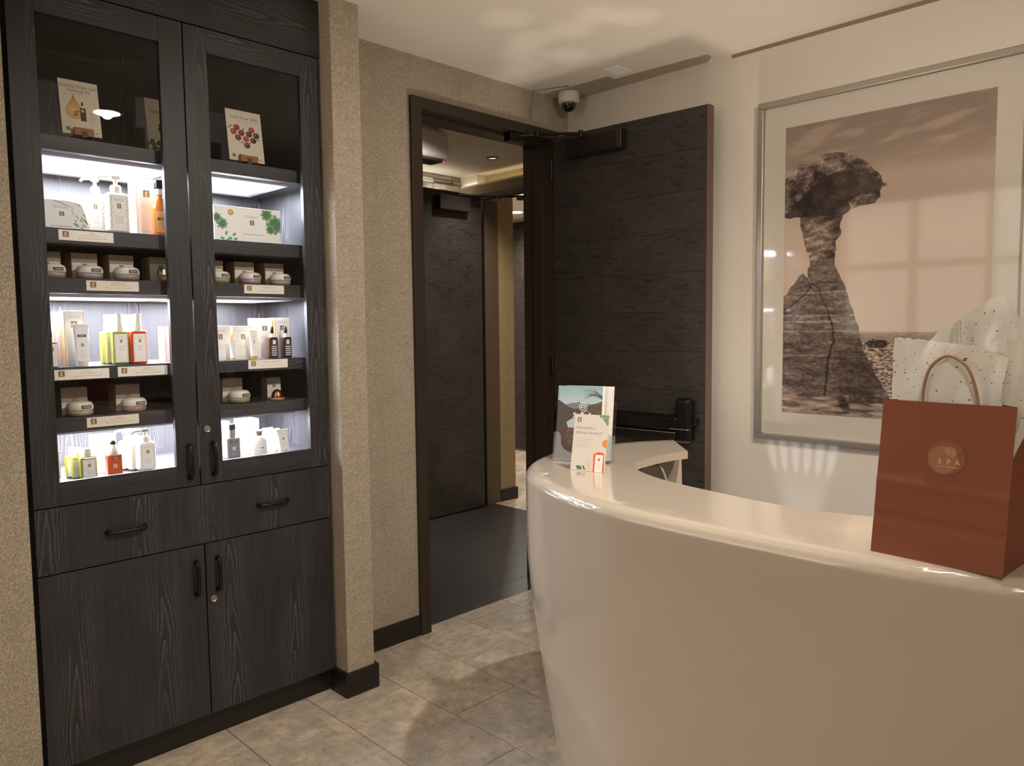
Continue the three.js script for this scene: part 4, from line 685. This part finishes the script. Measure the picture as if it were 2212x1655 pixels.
{ // lower lit bay
  const y = 0.985, g = 'bottles and tubes on the lowest lit shelf';
  squeezeTube('cream_tube', 'white tube at the far left of the lowest lit shelf', -2.628, y, 0.11, 0.036, 0.098, lidWhite, P.tube, g);
  const oil = (label, x, z, w) => { const o = thing('oil_bottle', label, 'bottle', [x, y, z], 0, g); mesh('bottle_body', rb(-w / 2, w / 2, 0, 0.074, -w * 0.3, w * 0.3, 0.009, 4), liquid(0xa8a01e), o); mesh('label', plate(w * 0.78, 0.058, 0, 0.034, w * 0.3 + 0.0003), P.oil, o); mesh('cap', lathe([[0, 0.072], [0.0125, 0.072], [0.0115, 0.096], [0.009, 0.1], [0, 0.1]], 20), lidWhite, o); return o; };
  oil('rearmost of the three olive-green oil bottles', -2.562, 0.055, 0.046); oil('middle of the three olive-green oil bottles', -2.552, 0.088, 0.046); oil('front olive-green oil bottle on the lowest lit shelf', -2.535, 0.12, 0.05);
  cartonBox('serum_carton', 'white carton with peach side behind the orange serum bottle', -2.492, -2.424, y, 0.126, 0.05, 0.06, P.carton, tanCard, g);
  { const o = thing('orange_serum_bottle', 'orange serum bottle with a white pump and black ball top', 'bottle', [-2.455, y, 0.115]); mesh('bottle_body', rb(-0.023, 0.023, 0, 0.07, -0.016, 0.016, 0.005, 3), liquid(0xd0541a), o); mesh('label', plate(0.040, 0.06, 0, 0.036, 0.0163), P.orangeLabel, o); mesh('collar', lathe([[0, 0.068], [0.0155, 0.068], [0.014, 0.085], [0.010, 0.102], [0, 0.102]], 20), lidWhite, o); mesh('ball_top', new THREE.SphereGeometry(0.010, 18, 12).translate(0, 0.107, 0), blackMetal, o); }
  pumpBottle('rearmost of three white pump bottles on the lowest lit shelf', -2.384, y, 0.04, 0.058, 0.143, lidWhite, P.bottle, g); pumpBottle('middle of three white pump bottles on the lowest lit shelf', -2.369, y, 0.075, 0.058, 0.143, lidWhite, P.bottle, g); pumpBottle('front white pump bottle of three on the lowest lit shelf', -2.351, y, 0.11, 0.060, 0.143, lidWhite, P.bottle, g);
  { const o = thing('silver_bottle', 'silver-grey bottle with a clear capped pump behind the right door', 'bottle', [-2.040, y, 0.10]); mesh('bottle_body', rb(-0.026, 0.026, 0, 0.078, -0.018, 0.018, 0.005, 3), std({ color: 0x8f8d8c, metalness: 0.5, roughness: 0.35 }), o); mesh('label', plate(0.044, 0.068, 0, 0.039, 0.0183), P.silverLabel, o); mesh('collar', cyl(0.016, 0.0155, 0.03, 0, 0.077, 0), chrome, o); mesh('pump_cap', rb(-0.012, 0.012, 0.106, 0.128, -0.011, 0.011, 0.003), std({ color: 0x3c3836, roughness: 0.3 }), o); }
  cartonBox('cream_box', 'white rounded carton behind the silver-grey bottle', -2.082, -2.022, y, 0.131, 0.05, 0.05, P.cartonWide, whiteCard, g);
  cartonBox('serum_carton', 'white carton with orange side behind the bell-shaped bottle', -1.974, -1.905, y, 0.132, 0.05, 0.07, P.carton, tanCard, g);
  { const o = thing('bell_bottle', 'white rounded bottle with a flared silver neck on the lowest lit shelf', 'bottle', [-1.940, y, 0.115]); mesh('bottle_body', lathe([[0, 0], [0.026, 0], [0.029, 0.004], [0.029, 0.05], [0.026, 0.064], [0.016, 0.076], [0, 0.076]], 30), lidWhite, o); mesh('label', new THREE.CylinderGeometry(0.0294, 0.0294, 0.046, 20, 1, true, -0.8, 1.6).translate(0, 0.027, 0), P.tube, o); mesh('flared_neck', lathe([[0.014, 0.074], [0.013, 0.084], [0.017, 0.092], [0.021, 0.096], [0, 0.094]], 26), silver, o); }
  squeezeTube('cream_tube', 'rearmost of three white squeeze tubes', -1.868, y, 0.045, 0.052, 0.092, lidWhite, P.tube, g, null, 0.2); squeezeTube('cream_tube', 'middle of three white squeeze tubes', -1.858, y, 0.078, 0.050, 0.090, lidWhite, P.tube, g, null, 0.15); squeezeTube('cream_tube', 'front white squeeze tube of three on the lowest lit shelf', -1.842, y, 0.112, 0.050, 0.089, lidWhite, P.tube, g);
}
{ // counter cards on the top shelf
  const common = (q, w, h) => { q.fillStyle = '#f2ead8'; q.fillRect(0, 0, w, h); q.fillStyle = '#8f8879'; q.beginPath(); q.arc(44, h - 44, 17, 0, 7); q.fill(); logo(q, 92, h - 60, 32); brand(q, 190, h - 40, 13); q.fillStyle = '#5b5348'; q.beginPath(); q.moveTo(w - 38, h - 40); q.lineTo(w - 30, h - 26); q.lineTo(w - 46, h - 26); q.fill(); };
  const card = (label, cx, z, w, h, tilt, tex, bw) => {
    const o = thing('counter_card', label, 'card', [cx, 2.064, z]);
    const s = mesh('card_sheet', new THREE.BoxGeometry(w, h, 0.0014).translate(0, h / 2, 0), printMat(tex), o); s.position.set(0, 0.026, 0); s.rotation.x = -tilt;
    mesh('wood_stand', [rb(-bw / 2, bw / 2, 0, 0.046, 0.004, 0.018, 0.002), rb(-bw / 2, bw / 2, 0, 0.024, -0.03, 0.018, 0.002)], std({ color: 0xa8764a, roughness: 0.6 }), o);
    mesh('stand_mark', new THREE.BoxGeometry(0.018, 0.02, 0.0006).translate(0, 0.026, 0.0182), std({ color: 0x5d3d24, roughness: 0.6 }), o); return o;
  };
  const t1 = canvasTex(300, 460, (q, w, h) => { common(q, w, h); q.fillStyle = '#5c5344'; q.textAlign = 'center'; q.font = '31px serif'; q.fillText('Rosehip Triple C&E', w / 2, 62); q.fillText('Firming Oil', w / 2, 96); lines(q, w / 2, 112, 110, 1, 8); const gr = q.createRadialGradient(104, 260, 10, 104, 250, 110); gr.addColorStop(0, '#f0d49a'); gr.addColorStop(0.7, '#e2a860'); gr.addColorStop(1, '#cf7d3c'); q.fillStyle = gr; q.beginPath(); q.moveTo(104, 110); q.bezierCurveTo(112, 190, 178, 210, 172, 275); q.bezierCurveTo(166, 345, 42, 345, 36, 275); q.bezierCurveTo(32, 210, 96, 190, 104, 110); q.fill(); q.fillStyle = '#a3503a'; for (const [x, y] of [[110, 270], [122, 286], [104, 292], [130, 262]]) { q.beginPath(); q.arc(x, y, 9, 0, 7); q.fill(); } q.fillStyle = '#5a3a30'; q.fillRect(148, 226, 44, 112); q.fillStyle = '#e5dccb'; q.fillRect(158, 240, 20, 22); q.fillStyle = '#3c3430'; q.fillRect(160, 178, 16, 30); lines(q, 236, 262, 52, 8, 12, '#b0a794'); });
  card('white card with a golden oil drop picture on the cabinet top shelf', -2.494, 0.10, 0.115, 0.178, 0.16, t1, 0.058);
  const t2 = canvasTex(300, 460, (q, w, h) => { common(q, w, h); q.fillStyle = '#5c5344'; q.textAlign = 'left'; q.font = '34px serif'; q.fillText('Light', 30, 118); const r = rng(14); for (let i = 0; i < 18; i++) { q.fillStyle = ['#4a5c3c', '#36482c', '#5c6c48'][i % 3]; q.beginPath(); q.ellipse(100 + r() * 150, 190 + r() * 120, 26, 18, r() * 3, 0, 7); q.fill(); q.beginPath(); q.ellipse(r() * 120, 360 + r() * 90, 14, 9, r() * 3, 0, 7); q.fill(); } });
  card('white card with dark green leaves cut off by the door stile', -2.196, 0.02, 0.13, 0.19, 0.14, t2, 0.058);
  const t3 = canvasTex(330, 460, (q, w, h) => { common(q, w, h); q.fillStyle = '#5c5344'; q.textAlign = 'center'; q.font = '36px serif'; q.fillText('Love Your Skin', w / 2 + 4, 78); lines(q, w / 2, 96, 150, 1, 8); const B = [[92, 158, '#a02c3c'], [60, 200, '#b8444c'], [132, 204, '#8e2a2c'], [232, 164, '#c24a48'], [204, 206, '#4a2e3c'], [272, 210, '#4c2b2c'], [98, 250, '#8c2340'], [172, 254, '#c8503c'], [240, 258, '#4a2830'], [176, 312, '#5a3436']]; for (const [x, y, c] of B) { const gr = q.createRadialGradient(x - 8, y - 8, 4, x, y, 30); gr.addColorStop(0, '#d8706c'); gr.addColorStop(0.35, c); gr.addColorStop(1, c); q.fillStyle = gr; q.beginPath(); q.ellipse(x, y, 29, 27, 0, 0, 7); q.fill(); } q.fillStyle = '#7c2030'; for (const [x, y] of [[40, 150], [22, 166], [150, 170], [134, 290], [206, 286], [286, 246]]) { q.beginPath(); q.ellipse(x, y, 9, 7, 0.6, 0, 7); q.fill(); } });
  card('white card with red berries set as a heart behind the right door', -1.928, 0.08, 0.138, 0.192, 0.14, t3, 0.070);
}

// ------------------------------------------------------------------ things on the counter
{ // acrylic leaflet stand with brochures
  const turn = Math.atan2(-0.949, 0.315), C0 = [-1.575, deskTop, 1.398];
  const h = thing('leaflet_stand', 'clear acrylic leaflet stand on the desk end', 'leaflet stand', C0, turn);
  const tilt = 0.16, w = 0.178;
  const b = sub('pocket', h); b.rotation.x = -tilt;
  mesh('back_plate', rb(-w / 2, w / 2, 0.002, 0.185, -0.046, -0.043, 0.001, 1), acrylic, b);
  mesh('bottom_plate', rb(-w / 2, w / 2, 0.002, 0.005, -0.043, 0.0, 0.001, 1), acrylic, b);
  for (const s of [-1, 1]) mesh('side_plate', rb(s * w / 2 - 0.0015, s * w / 2 + 0.0015, 0.002, 0.085, -0.043, 0.0, 0.001, 1), acrylic, b);
  const fs = new THREE.Shape(); fs.moveTo(-w / 2, 0.002); fs.lineTo(w / 2, 0.002); fs.lineTo(w / 2, 0.085); fs.quadraticCurveTo(w / 2 - 0.012, 0.093, w / 2 - 0.022, 0.08); fs.lineTo(w / 2 - 0.026, 0.05); fs.quadraticCurveTo(w / 2 - 0.035, 0.026, 0, 0.024); fs.quadraticCurveTo(-w / 2 + 0.035, 0.026, -w / 2 + 0.026, 0.05); fs.lineTo(-w / 2 + 0.022, 0.08); fs.quadraticCurveTo(-w / 2 + 0.012, 0.093, -w / 2, 0.085); fs.closePath();
  mesh('front_lip', new THREE.ExtrudeGeometry(fs, { depth: 0.003, bevelEnabled: true, bevelSize: 0.0006, bevelThickness: 0.0006, bevelSegments: 2 }), acrylic, b);
  const tx = canvasTex(420, 600, (q, W, Hh) => {
    const r = rng(66); const s = q.createLinearGradient(0, 0, 0, 220); s.addColorStop(0, '#86a6b4'); s.addColorStop(1, '#c2d0cc'); q.fillStyle = s; q.fillRect(0, 0, W, Hh);
    const poly = (L, c) => { q.fillStyle = c; q.beginPath(); L.forEach(([x, y], i) => (i ? q.lineTo(x, y) : q.moveTo(x, y))); q.closePath(); q.fill(); };
    poly([[0, 150], [40, 160], [120, 142], [180, 134], [188, 124], [200, 138], [300, 146], [420, 130], [420, 360], [0, 360]], '#6a6a80'); poly([[0, 118], [30, 134], [90, 172], [150, 190], [240, 176], [420, 110], [420, 600], [0, 600]], '#33241f');
    for (let i = 0; i < 1300; i++) { const x = 150 + r() * 270, y = 125 + r() * 180, a = y > 330 - x * 0.55; if (!a) continue; q.fillStyle = ['#8a5a26', '#a8782c', '#6b3e1c', '#c09040', '#4c2c18'][i % 5]; q.globalAlpha = 0.6; q.fillRect(x, y, 2 + r() * 9, 1 + r() * 4); } q.globalAlpha = 1;
    poly([[80, 300], [140, 262], [220, 280], [220, 340], [100, 345]], '#a9bac2'); for (let i = 0; i < 600; i++) { q.fillStyle = ['#a05a20', '#c07a2c', '#6a3416'][i % 3]; q.globalAlpha = 0.5; q.fillRect(90 + r() * 190, 330 + r() * 150, 2, 4 + r() * 14); } q.globalAlpha = 1; poly([[0, 330], [80, 350], [90, 600], [0, 600]], '#3e1d19');
    q.strokeStyle = '#3a3438'; for (let i = 0; i < 30; i++) { q.lineWidth = 0.8 + r() * 1.8; q.beginPath(); q.moveTo(420, 90 + r() * 40); q.quadraticCurveTo(340, 20 + r() * 60, 210 + r() * 130, 10 + r() * 100); q.stroke(); }
    q.strokeStyle = '#f4f2ea'; q.lineWidth = 5.5; q.beginPath(); for (let a = 0; a < 14.5; a += 0.15) { const rr = 4 + a * 2.7, x = 222 + Math.cos(a) * rr, y = 172 + Math.sin(a) * rr; a ? q.lineTo(x, y) : q.moveTo(x, y); } q.stroke(); q.fillStyle = '#f6f4ee'; q.font = 'bold 54px sans-serif'; q.textAlign = 'center'; for (let i = 0; i < 3; i++) q.fillText('SPA'[i], 152 + i * 68, 258); q.fillStyle = '#ece6da'; q.fillRect(W - 26, 0, 26, 330);
  });
  for (let k = 0; k < 4; k++) {
    const o = thing('brochure', ['front brochure with a desert creek and spa emblem in the stand', 'second brochure close behind the front one in the stand', 'third brochure in the stand, mostly hidden', 'rearmost brochure showing a white edge in the stand'][k], 'brochure', C0, turn, 'brochures in the acrylic stand');
    const m = mesh('sheet', new THREE.BoxGeometry(0.148, 0.218, 0.003).translate(0, 0.109, 0), k ? whiteCard : printMat(tx, { roughness: 0.25 }), o); m.rotation.x = -tilt; m.position.set([-0.008, 0.004, 0.010, 0.013][k], 0.0055 + 0.002, -0.008 - k * 0.0045);
    if (k) { m.material = k === 1 ? printMat(tx, { roughness: 0.25 }) : whiteCard; if (k === 1) m.position.x = -0.013; }
  }
  const ct = canvasTex(400, 600, (q, W, Hh) => {
    q.fillStyle = '#ddd4ca'; q.fillRect(0, 0, W, Hh); logo(q, 34, 34, 48); q.fillStyle = '#6e6248'; q.textAlign = 'left'; q.font = '39px sans-serif'; q.fillText('Interested in', 26, 158); q.fillText('testing a product?', 26, 208); lines(q, 130, 262, 200, 5, 20, '#bcb2a6', 4);
    q.fillStyle = '#6f8f68'; for (const [x, y] of [[320, 8], [350, 30], [385, 22], [372, 56], [398, 80], [340, 4]]) { q.beginPath(); q.ellipse(x, y, 30, 22, x, 0, 7); q.fill(); q.strokeStyle = '#c8d4b8'; q.lineWidth = 3; q.stroke(); }
    q.fillStyle = '#f08a3c'; q.beginPath(); q.arc(388, 300, 42, 0, 7); q.fill(); q.fillStyle = '#ef5a2c'; q.beginPath(); q.moveTo(258, 420); q.quadraticCurveTo(310, 370, 380, 404); q.lineTo(392, 600); q.lineTo(262, 600); q.fill(); q.fillStyle = '#f7f2ea'; q.fillRect(282, 420, 88, 180); logo(q, 312, 456, 26); lines(q, 326, 510, 60, 4, 18, '#a8a098', 3); q.fillStyle = '#dcd0c2'; q.beginPath(); q.moveTo(190, 420); q.lineTo(226, 412); q.lineTo(246, 600); q.lineTo(160, 600); q.fill(); lines(q, 206, 500, 56, 5, 18, '#d8a880', 4); q.strokeStyle = '#c9bfb4'; q.lineWidth = 3; q.strokeRect(10, 500, 150, 34); q.fillStyle = '#4e6a4a'; q.save(); q.translate(60, 548); q.transform(1, 0, 0.5, 1, 0, 0); q.fillRect(0, 0, 60, 40); q.fillRect(76, -4, 22, 44); q.restore();
  });
  const cd = thing('info_card', 'small card asking about testing a product, leaning on the leaflet stand', 'card', [-1.669, deskTop, 1.5015], Math.atan2(-0.968, 0.249));
  const m = mesh('card_sheet', new THREE.BoxGeometry(0.104, 0.158, 0.0012).translate(0, 0.079, 0), printMat(ct, { roughness: 0.4 }), cd); m.rotation.x = -0.22; m.position.y = 0.0004;
}
{ // paper carrier bag
  const kraft = std({ color: new THREE.Color().setRGB(0.235, 0.068, 0.030), roughness: 0.8, side: THREE.DoubleSide, bumpMap: linenBump, bumpScale: 0.0002 });
  const b = thing('paper_bag', 'russet brown paper carrier bag with twisted handles on the desk', 'bag', [-1.912, deskTop, 2.348], -93.6 * D2R);
  const W = 0.205, HT = 0.268, D = 0.12, topIn = 0.030;
  const grid = (f, n, m) => { const pos = [], idx = [], uv = []; for (let j = 0; j <= m; j++) for (let i = 0; i <= n; i++) { const p = f(i / n, j / m); pos.push(...p); uv.push(p[0] / 0.25 + p[2] / 0.25, p[1] / 0.25); } for (let j = 0; j < m; j++) for (let i = 0; i < n; i++) { const a = j * (n + 1) + i; idx.push(a, a + 1, a + n + 2, a, a + n + 2, a + n + 1); } const g = new THREE.BufferGeometry(); g.setAttribute('position', new THREE.Float32BufferAttribute(pos, 3)); g.setAttribute('uv', new THREE.Float32BufferAttribute(uv, 2)); g.setIndex(idx); g.computeVertexNormals(); return g; };
  const crease = (y) => { let d = 0; for (const [c, a] of [[0.124, 0.0016], [0.064, -0.0024]]) d += a * Math.exp(-Math.pow((y - c) / 0.008, 2)); return d; };
  const wav = (x, y) => 0.0022 * N3(x * 14, y * 11, 2.6) + 0.0012 * N3(x * 40, y * 30, 5.6);
  mesh('front_panel', grid((s, t) => { const y = t * HT; return [s * W + 0.004 * t, y, -topIn * t + crease(y + 0.006 * (s - 0.5)) + wav(s * W, y) * Math.sin(Math.PI * s) * Math.sin(Math.PI * t)]; }, 24, 60), kraft, b);
  mesh('back_panel', grid((s, t) => [s * W + 0.004 * t, t * HT, -D + topIn * t * 0.8], 10, 20), kraft, b);
  for (const e of [0, 1]) mesh('side_gusset', grid((s, t) => { const z0 = -topIn * t, z1 = -D + topIn * t * 0.8, inw = (1 - Math.abs(2 * s - 1)) * (0.012 + 0.022 * t) * smooth(0.1, 0.5, t) * (e ? -1 : 1); return [(e ? W : 0) + 0.004 * t + inw, t * HT, z0 + (z1 - z0) * s + crease(t * HT) * (s < 0.05 ? 1 : 0)]; }, 16, 30), kraft, b);
  mesh('base_panel', grid((s, t) => [s * W, 0.0006, -D * t], 2, 2), kraft, b);
  const cord = std({ color: new THREE.Color().setRGB(0.36, 0.20, 0.11), roughness: 0.6 });
  const handle = (z, dy) => { const pts = [[0.066, 0.225, z - 0.003], [0.067, 0.264, z - 0.003], [0.071, 0.300, z], [0.083, 0.331, z + 0.002], [0.108, 0.347 + dy, z + 0.003], [0.134, 0.331, z + 0.002], [0.147, 0.300, z], [0.153, 0.262, z - 0.003], [0.154, 0.225, z - 0.003]]; return [tube(pts, 0.0028, 50, 8)]; };
  mesh('twisted_handle', handle(-0.030, 0), cord, b); mesh('twisted_handle', handle(-0.090, -0.03), cord, b);
  const lt = canvasTex(300, 300, (q, w, h) => { q.fillStyle = '#8c5438'; q.fillRect(0, 0, w, h); q.fillStyle = '#a06e4e'; q.beginPath(); q.arc(120, 170, 120, 0, 7); q.fill(); q.strokeStyle = '#d0a684'; q.lineWidth = 6; q.beginPath(); for (let a = 0; a < 14; a += 0.2) { const rr = 5 + a * 3, x = 178 + Math.cos(a) * rr, y = 96 + Math.sin(a) * rr * 0.9; a ? q.lineTo(x, y) : q.moveTo(x, y); } q.stroke(); q.fillStyle = '#d8b08c'; q.font = 'bold 56px sans-serif'; q.textAlign = 'center'; for (let i = 0; i < 3; i++) q.fillText('SPA'[i], 100 + i * 70, 206); for (let i = 0; i < 8; i++) q.fillRect(84 + i * 22, 224, 14, 8); });
  const lg = new THREE.CircleGeometry(0.029, 40).translate(0.112, 0.178, 0); const lp = lg.attributes.position; for (let i = 0; i < lp.count; i++) { const y = lp.getY(i), s = (lp.getX(i) - 0.004 * y / HT) / W; lp.setZ(i, -topIn * y / HT + crease(y + 0.006 * (s - 0.5)) + wav(s * W, y) * Math.sin(Math.PI * s) * Math.sin(Math.PI * y / HT) + 0.0007); }
  mesh('seal', lg, std({ map: lt, roughness: 0.45 }), b);
  // tissue
  const speck = canvasTex(512, 512, (q, w, h) => { q.fillStyle = '#efebe2'; q.fillRect(0, 0, w, h); const r = rng(19); for (let i = 0; i < 260; i++) { q.fillStyle = r() < 0.75 ? '#6b5a48' : '#b9a890'; q.beginPath(); q.arc(r() * w, r() * h, 1 + r() * 1.8, 0, 7); q.fill(); } });
  speck.wrapS = speck.wrapT = THREE.RepeatWrapping;
  const tissue = phys({ map: speck, roughness: 0.85, side: THREE.DoubleSide, transmission: 0.12, thickness: 0 });
  const place = (label) => thing('tissue_sheet', label, 'tissue paper', [-1.912, deskTop, 2.348], -93.6 * D2R, 'tissue sheets in the bag');
  const curve = (L) => new THREE.CatmullRomCurve3(L.map((p) => new THREE.Vector3(...p)));
  const sheet = (label, bot, top, amp, seed) => { const o = place(label), B = curve(bot), T = curve(top); const f = (s, t) => { const p = B.getPoint(s).lerp(T.getPoint(s), t); const a1 = s * 3.1 + t * 0.9 + seed, a2 = s * 1.7 - t * 1.3 + seed * 1.7, tri = (q) => Math.abs(q - Math.floor(q) - 0.5) * 2; const fold = 0.75 * tri(a1) * (0.5 + Math.abs(N3(s * 2, t * 2, seed))) + 0.6 * tri(a2) + 0.5 * Math.abs(N3(s * 4, t * 3 + seed, seed * 2)) - 0.6; return [p.x + amp * 0.25 * N3(s * 3, t * 3, seed + 4), p.y + (t > 0.9 ? 0.003 * N3(s * 20, 0, seed) : 0), p.z + amp * fold * (0.3 + t)]; }; const g = grid(f, 48, 36); mesh('sheet', toCreasedNormals(g.toNonIndexed(), 0.5), tissue, o); return o; };
  sheet('front speckled white tissue sheet behind the bag handle', [[0.008, 0.17, -0.045], [0.09, 0.17, -0.042], [0.175, 0.17, -0.045]], [[0.012, 0.377, -0.052], [0.05, 0.374, -0.045], [0.10, 0.369, -0.04], [0.15, 0.362, -0.045], [0.188, 0.343, -0.052]], 0.011, 1.3);
  sheet('tall speckled tissue sheet peaking at the back of the bag', [[0.04, 0.17, -0.075], [0.12, 0.17, -0.08], [0.19, 0.17, -0.075]], [[0.055, 0.368, -0.075], [0.085, 0.392, -0.078], [0.112, 0.412, -0.08], [0.157, 0.443, -0.085], [0.176, 0.444, -0.085], [0.196, 0.402, -0.082], [0.203, 0.372, -0.08]], 0.012, 4.7);
  sheet('folded tissue sheet spilling to the right of the bag', [[0.14, 0.17, -0.06], [0.17, 0.17, -0.065], [0.19, 0.17, -0.07]], [[0.152, 0.366, -0.06], [0.19, 0.374, -0.058], [0.225, 0.372, -0.065], [0.262, 0.355, -0.08]], 0.012, 8.2);
  sheet('small pointed tissue fold in the middle of the bag', [[0.085, 0.20, -0.055], [0.105, 0.20, -0.05], [0.128, 0.20, -0.055]], [[0.106, 0.405, -0.062], [0.110, 0.408, -0.058], [0.114, 0.403, -0.062]], 0.006, 6.1);
}
renderer.render(scene, camera);
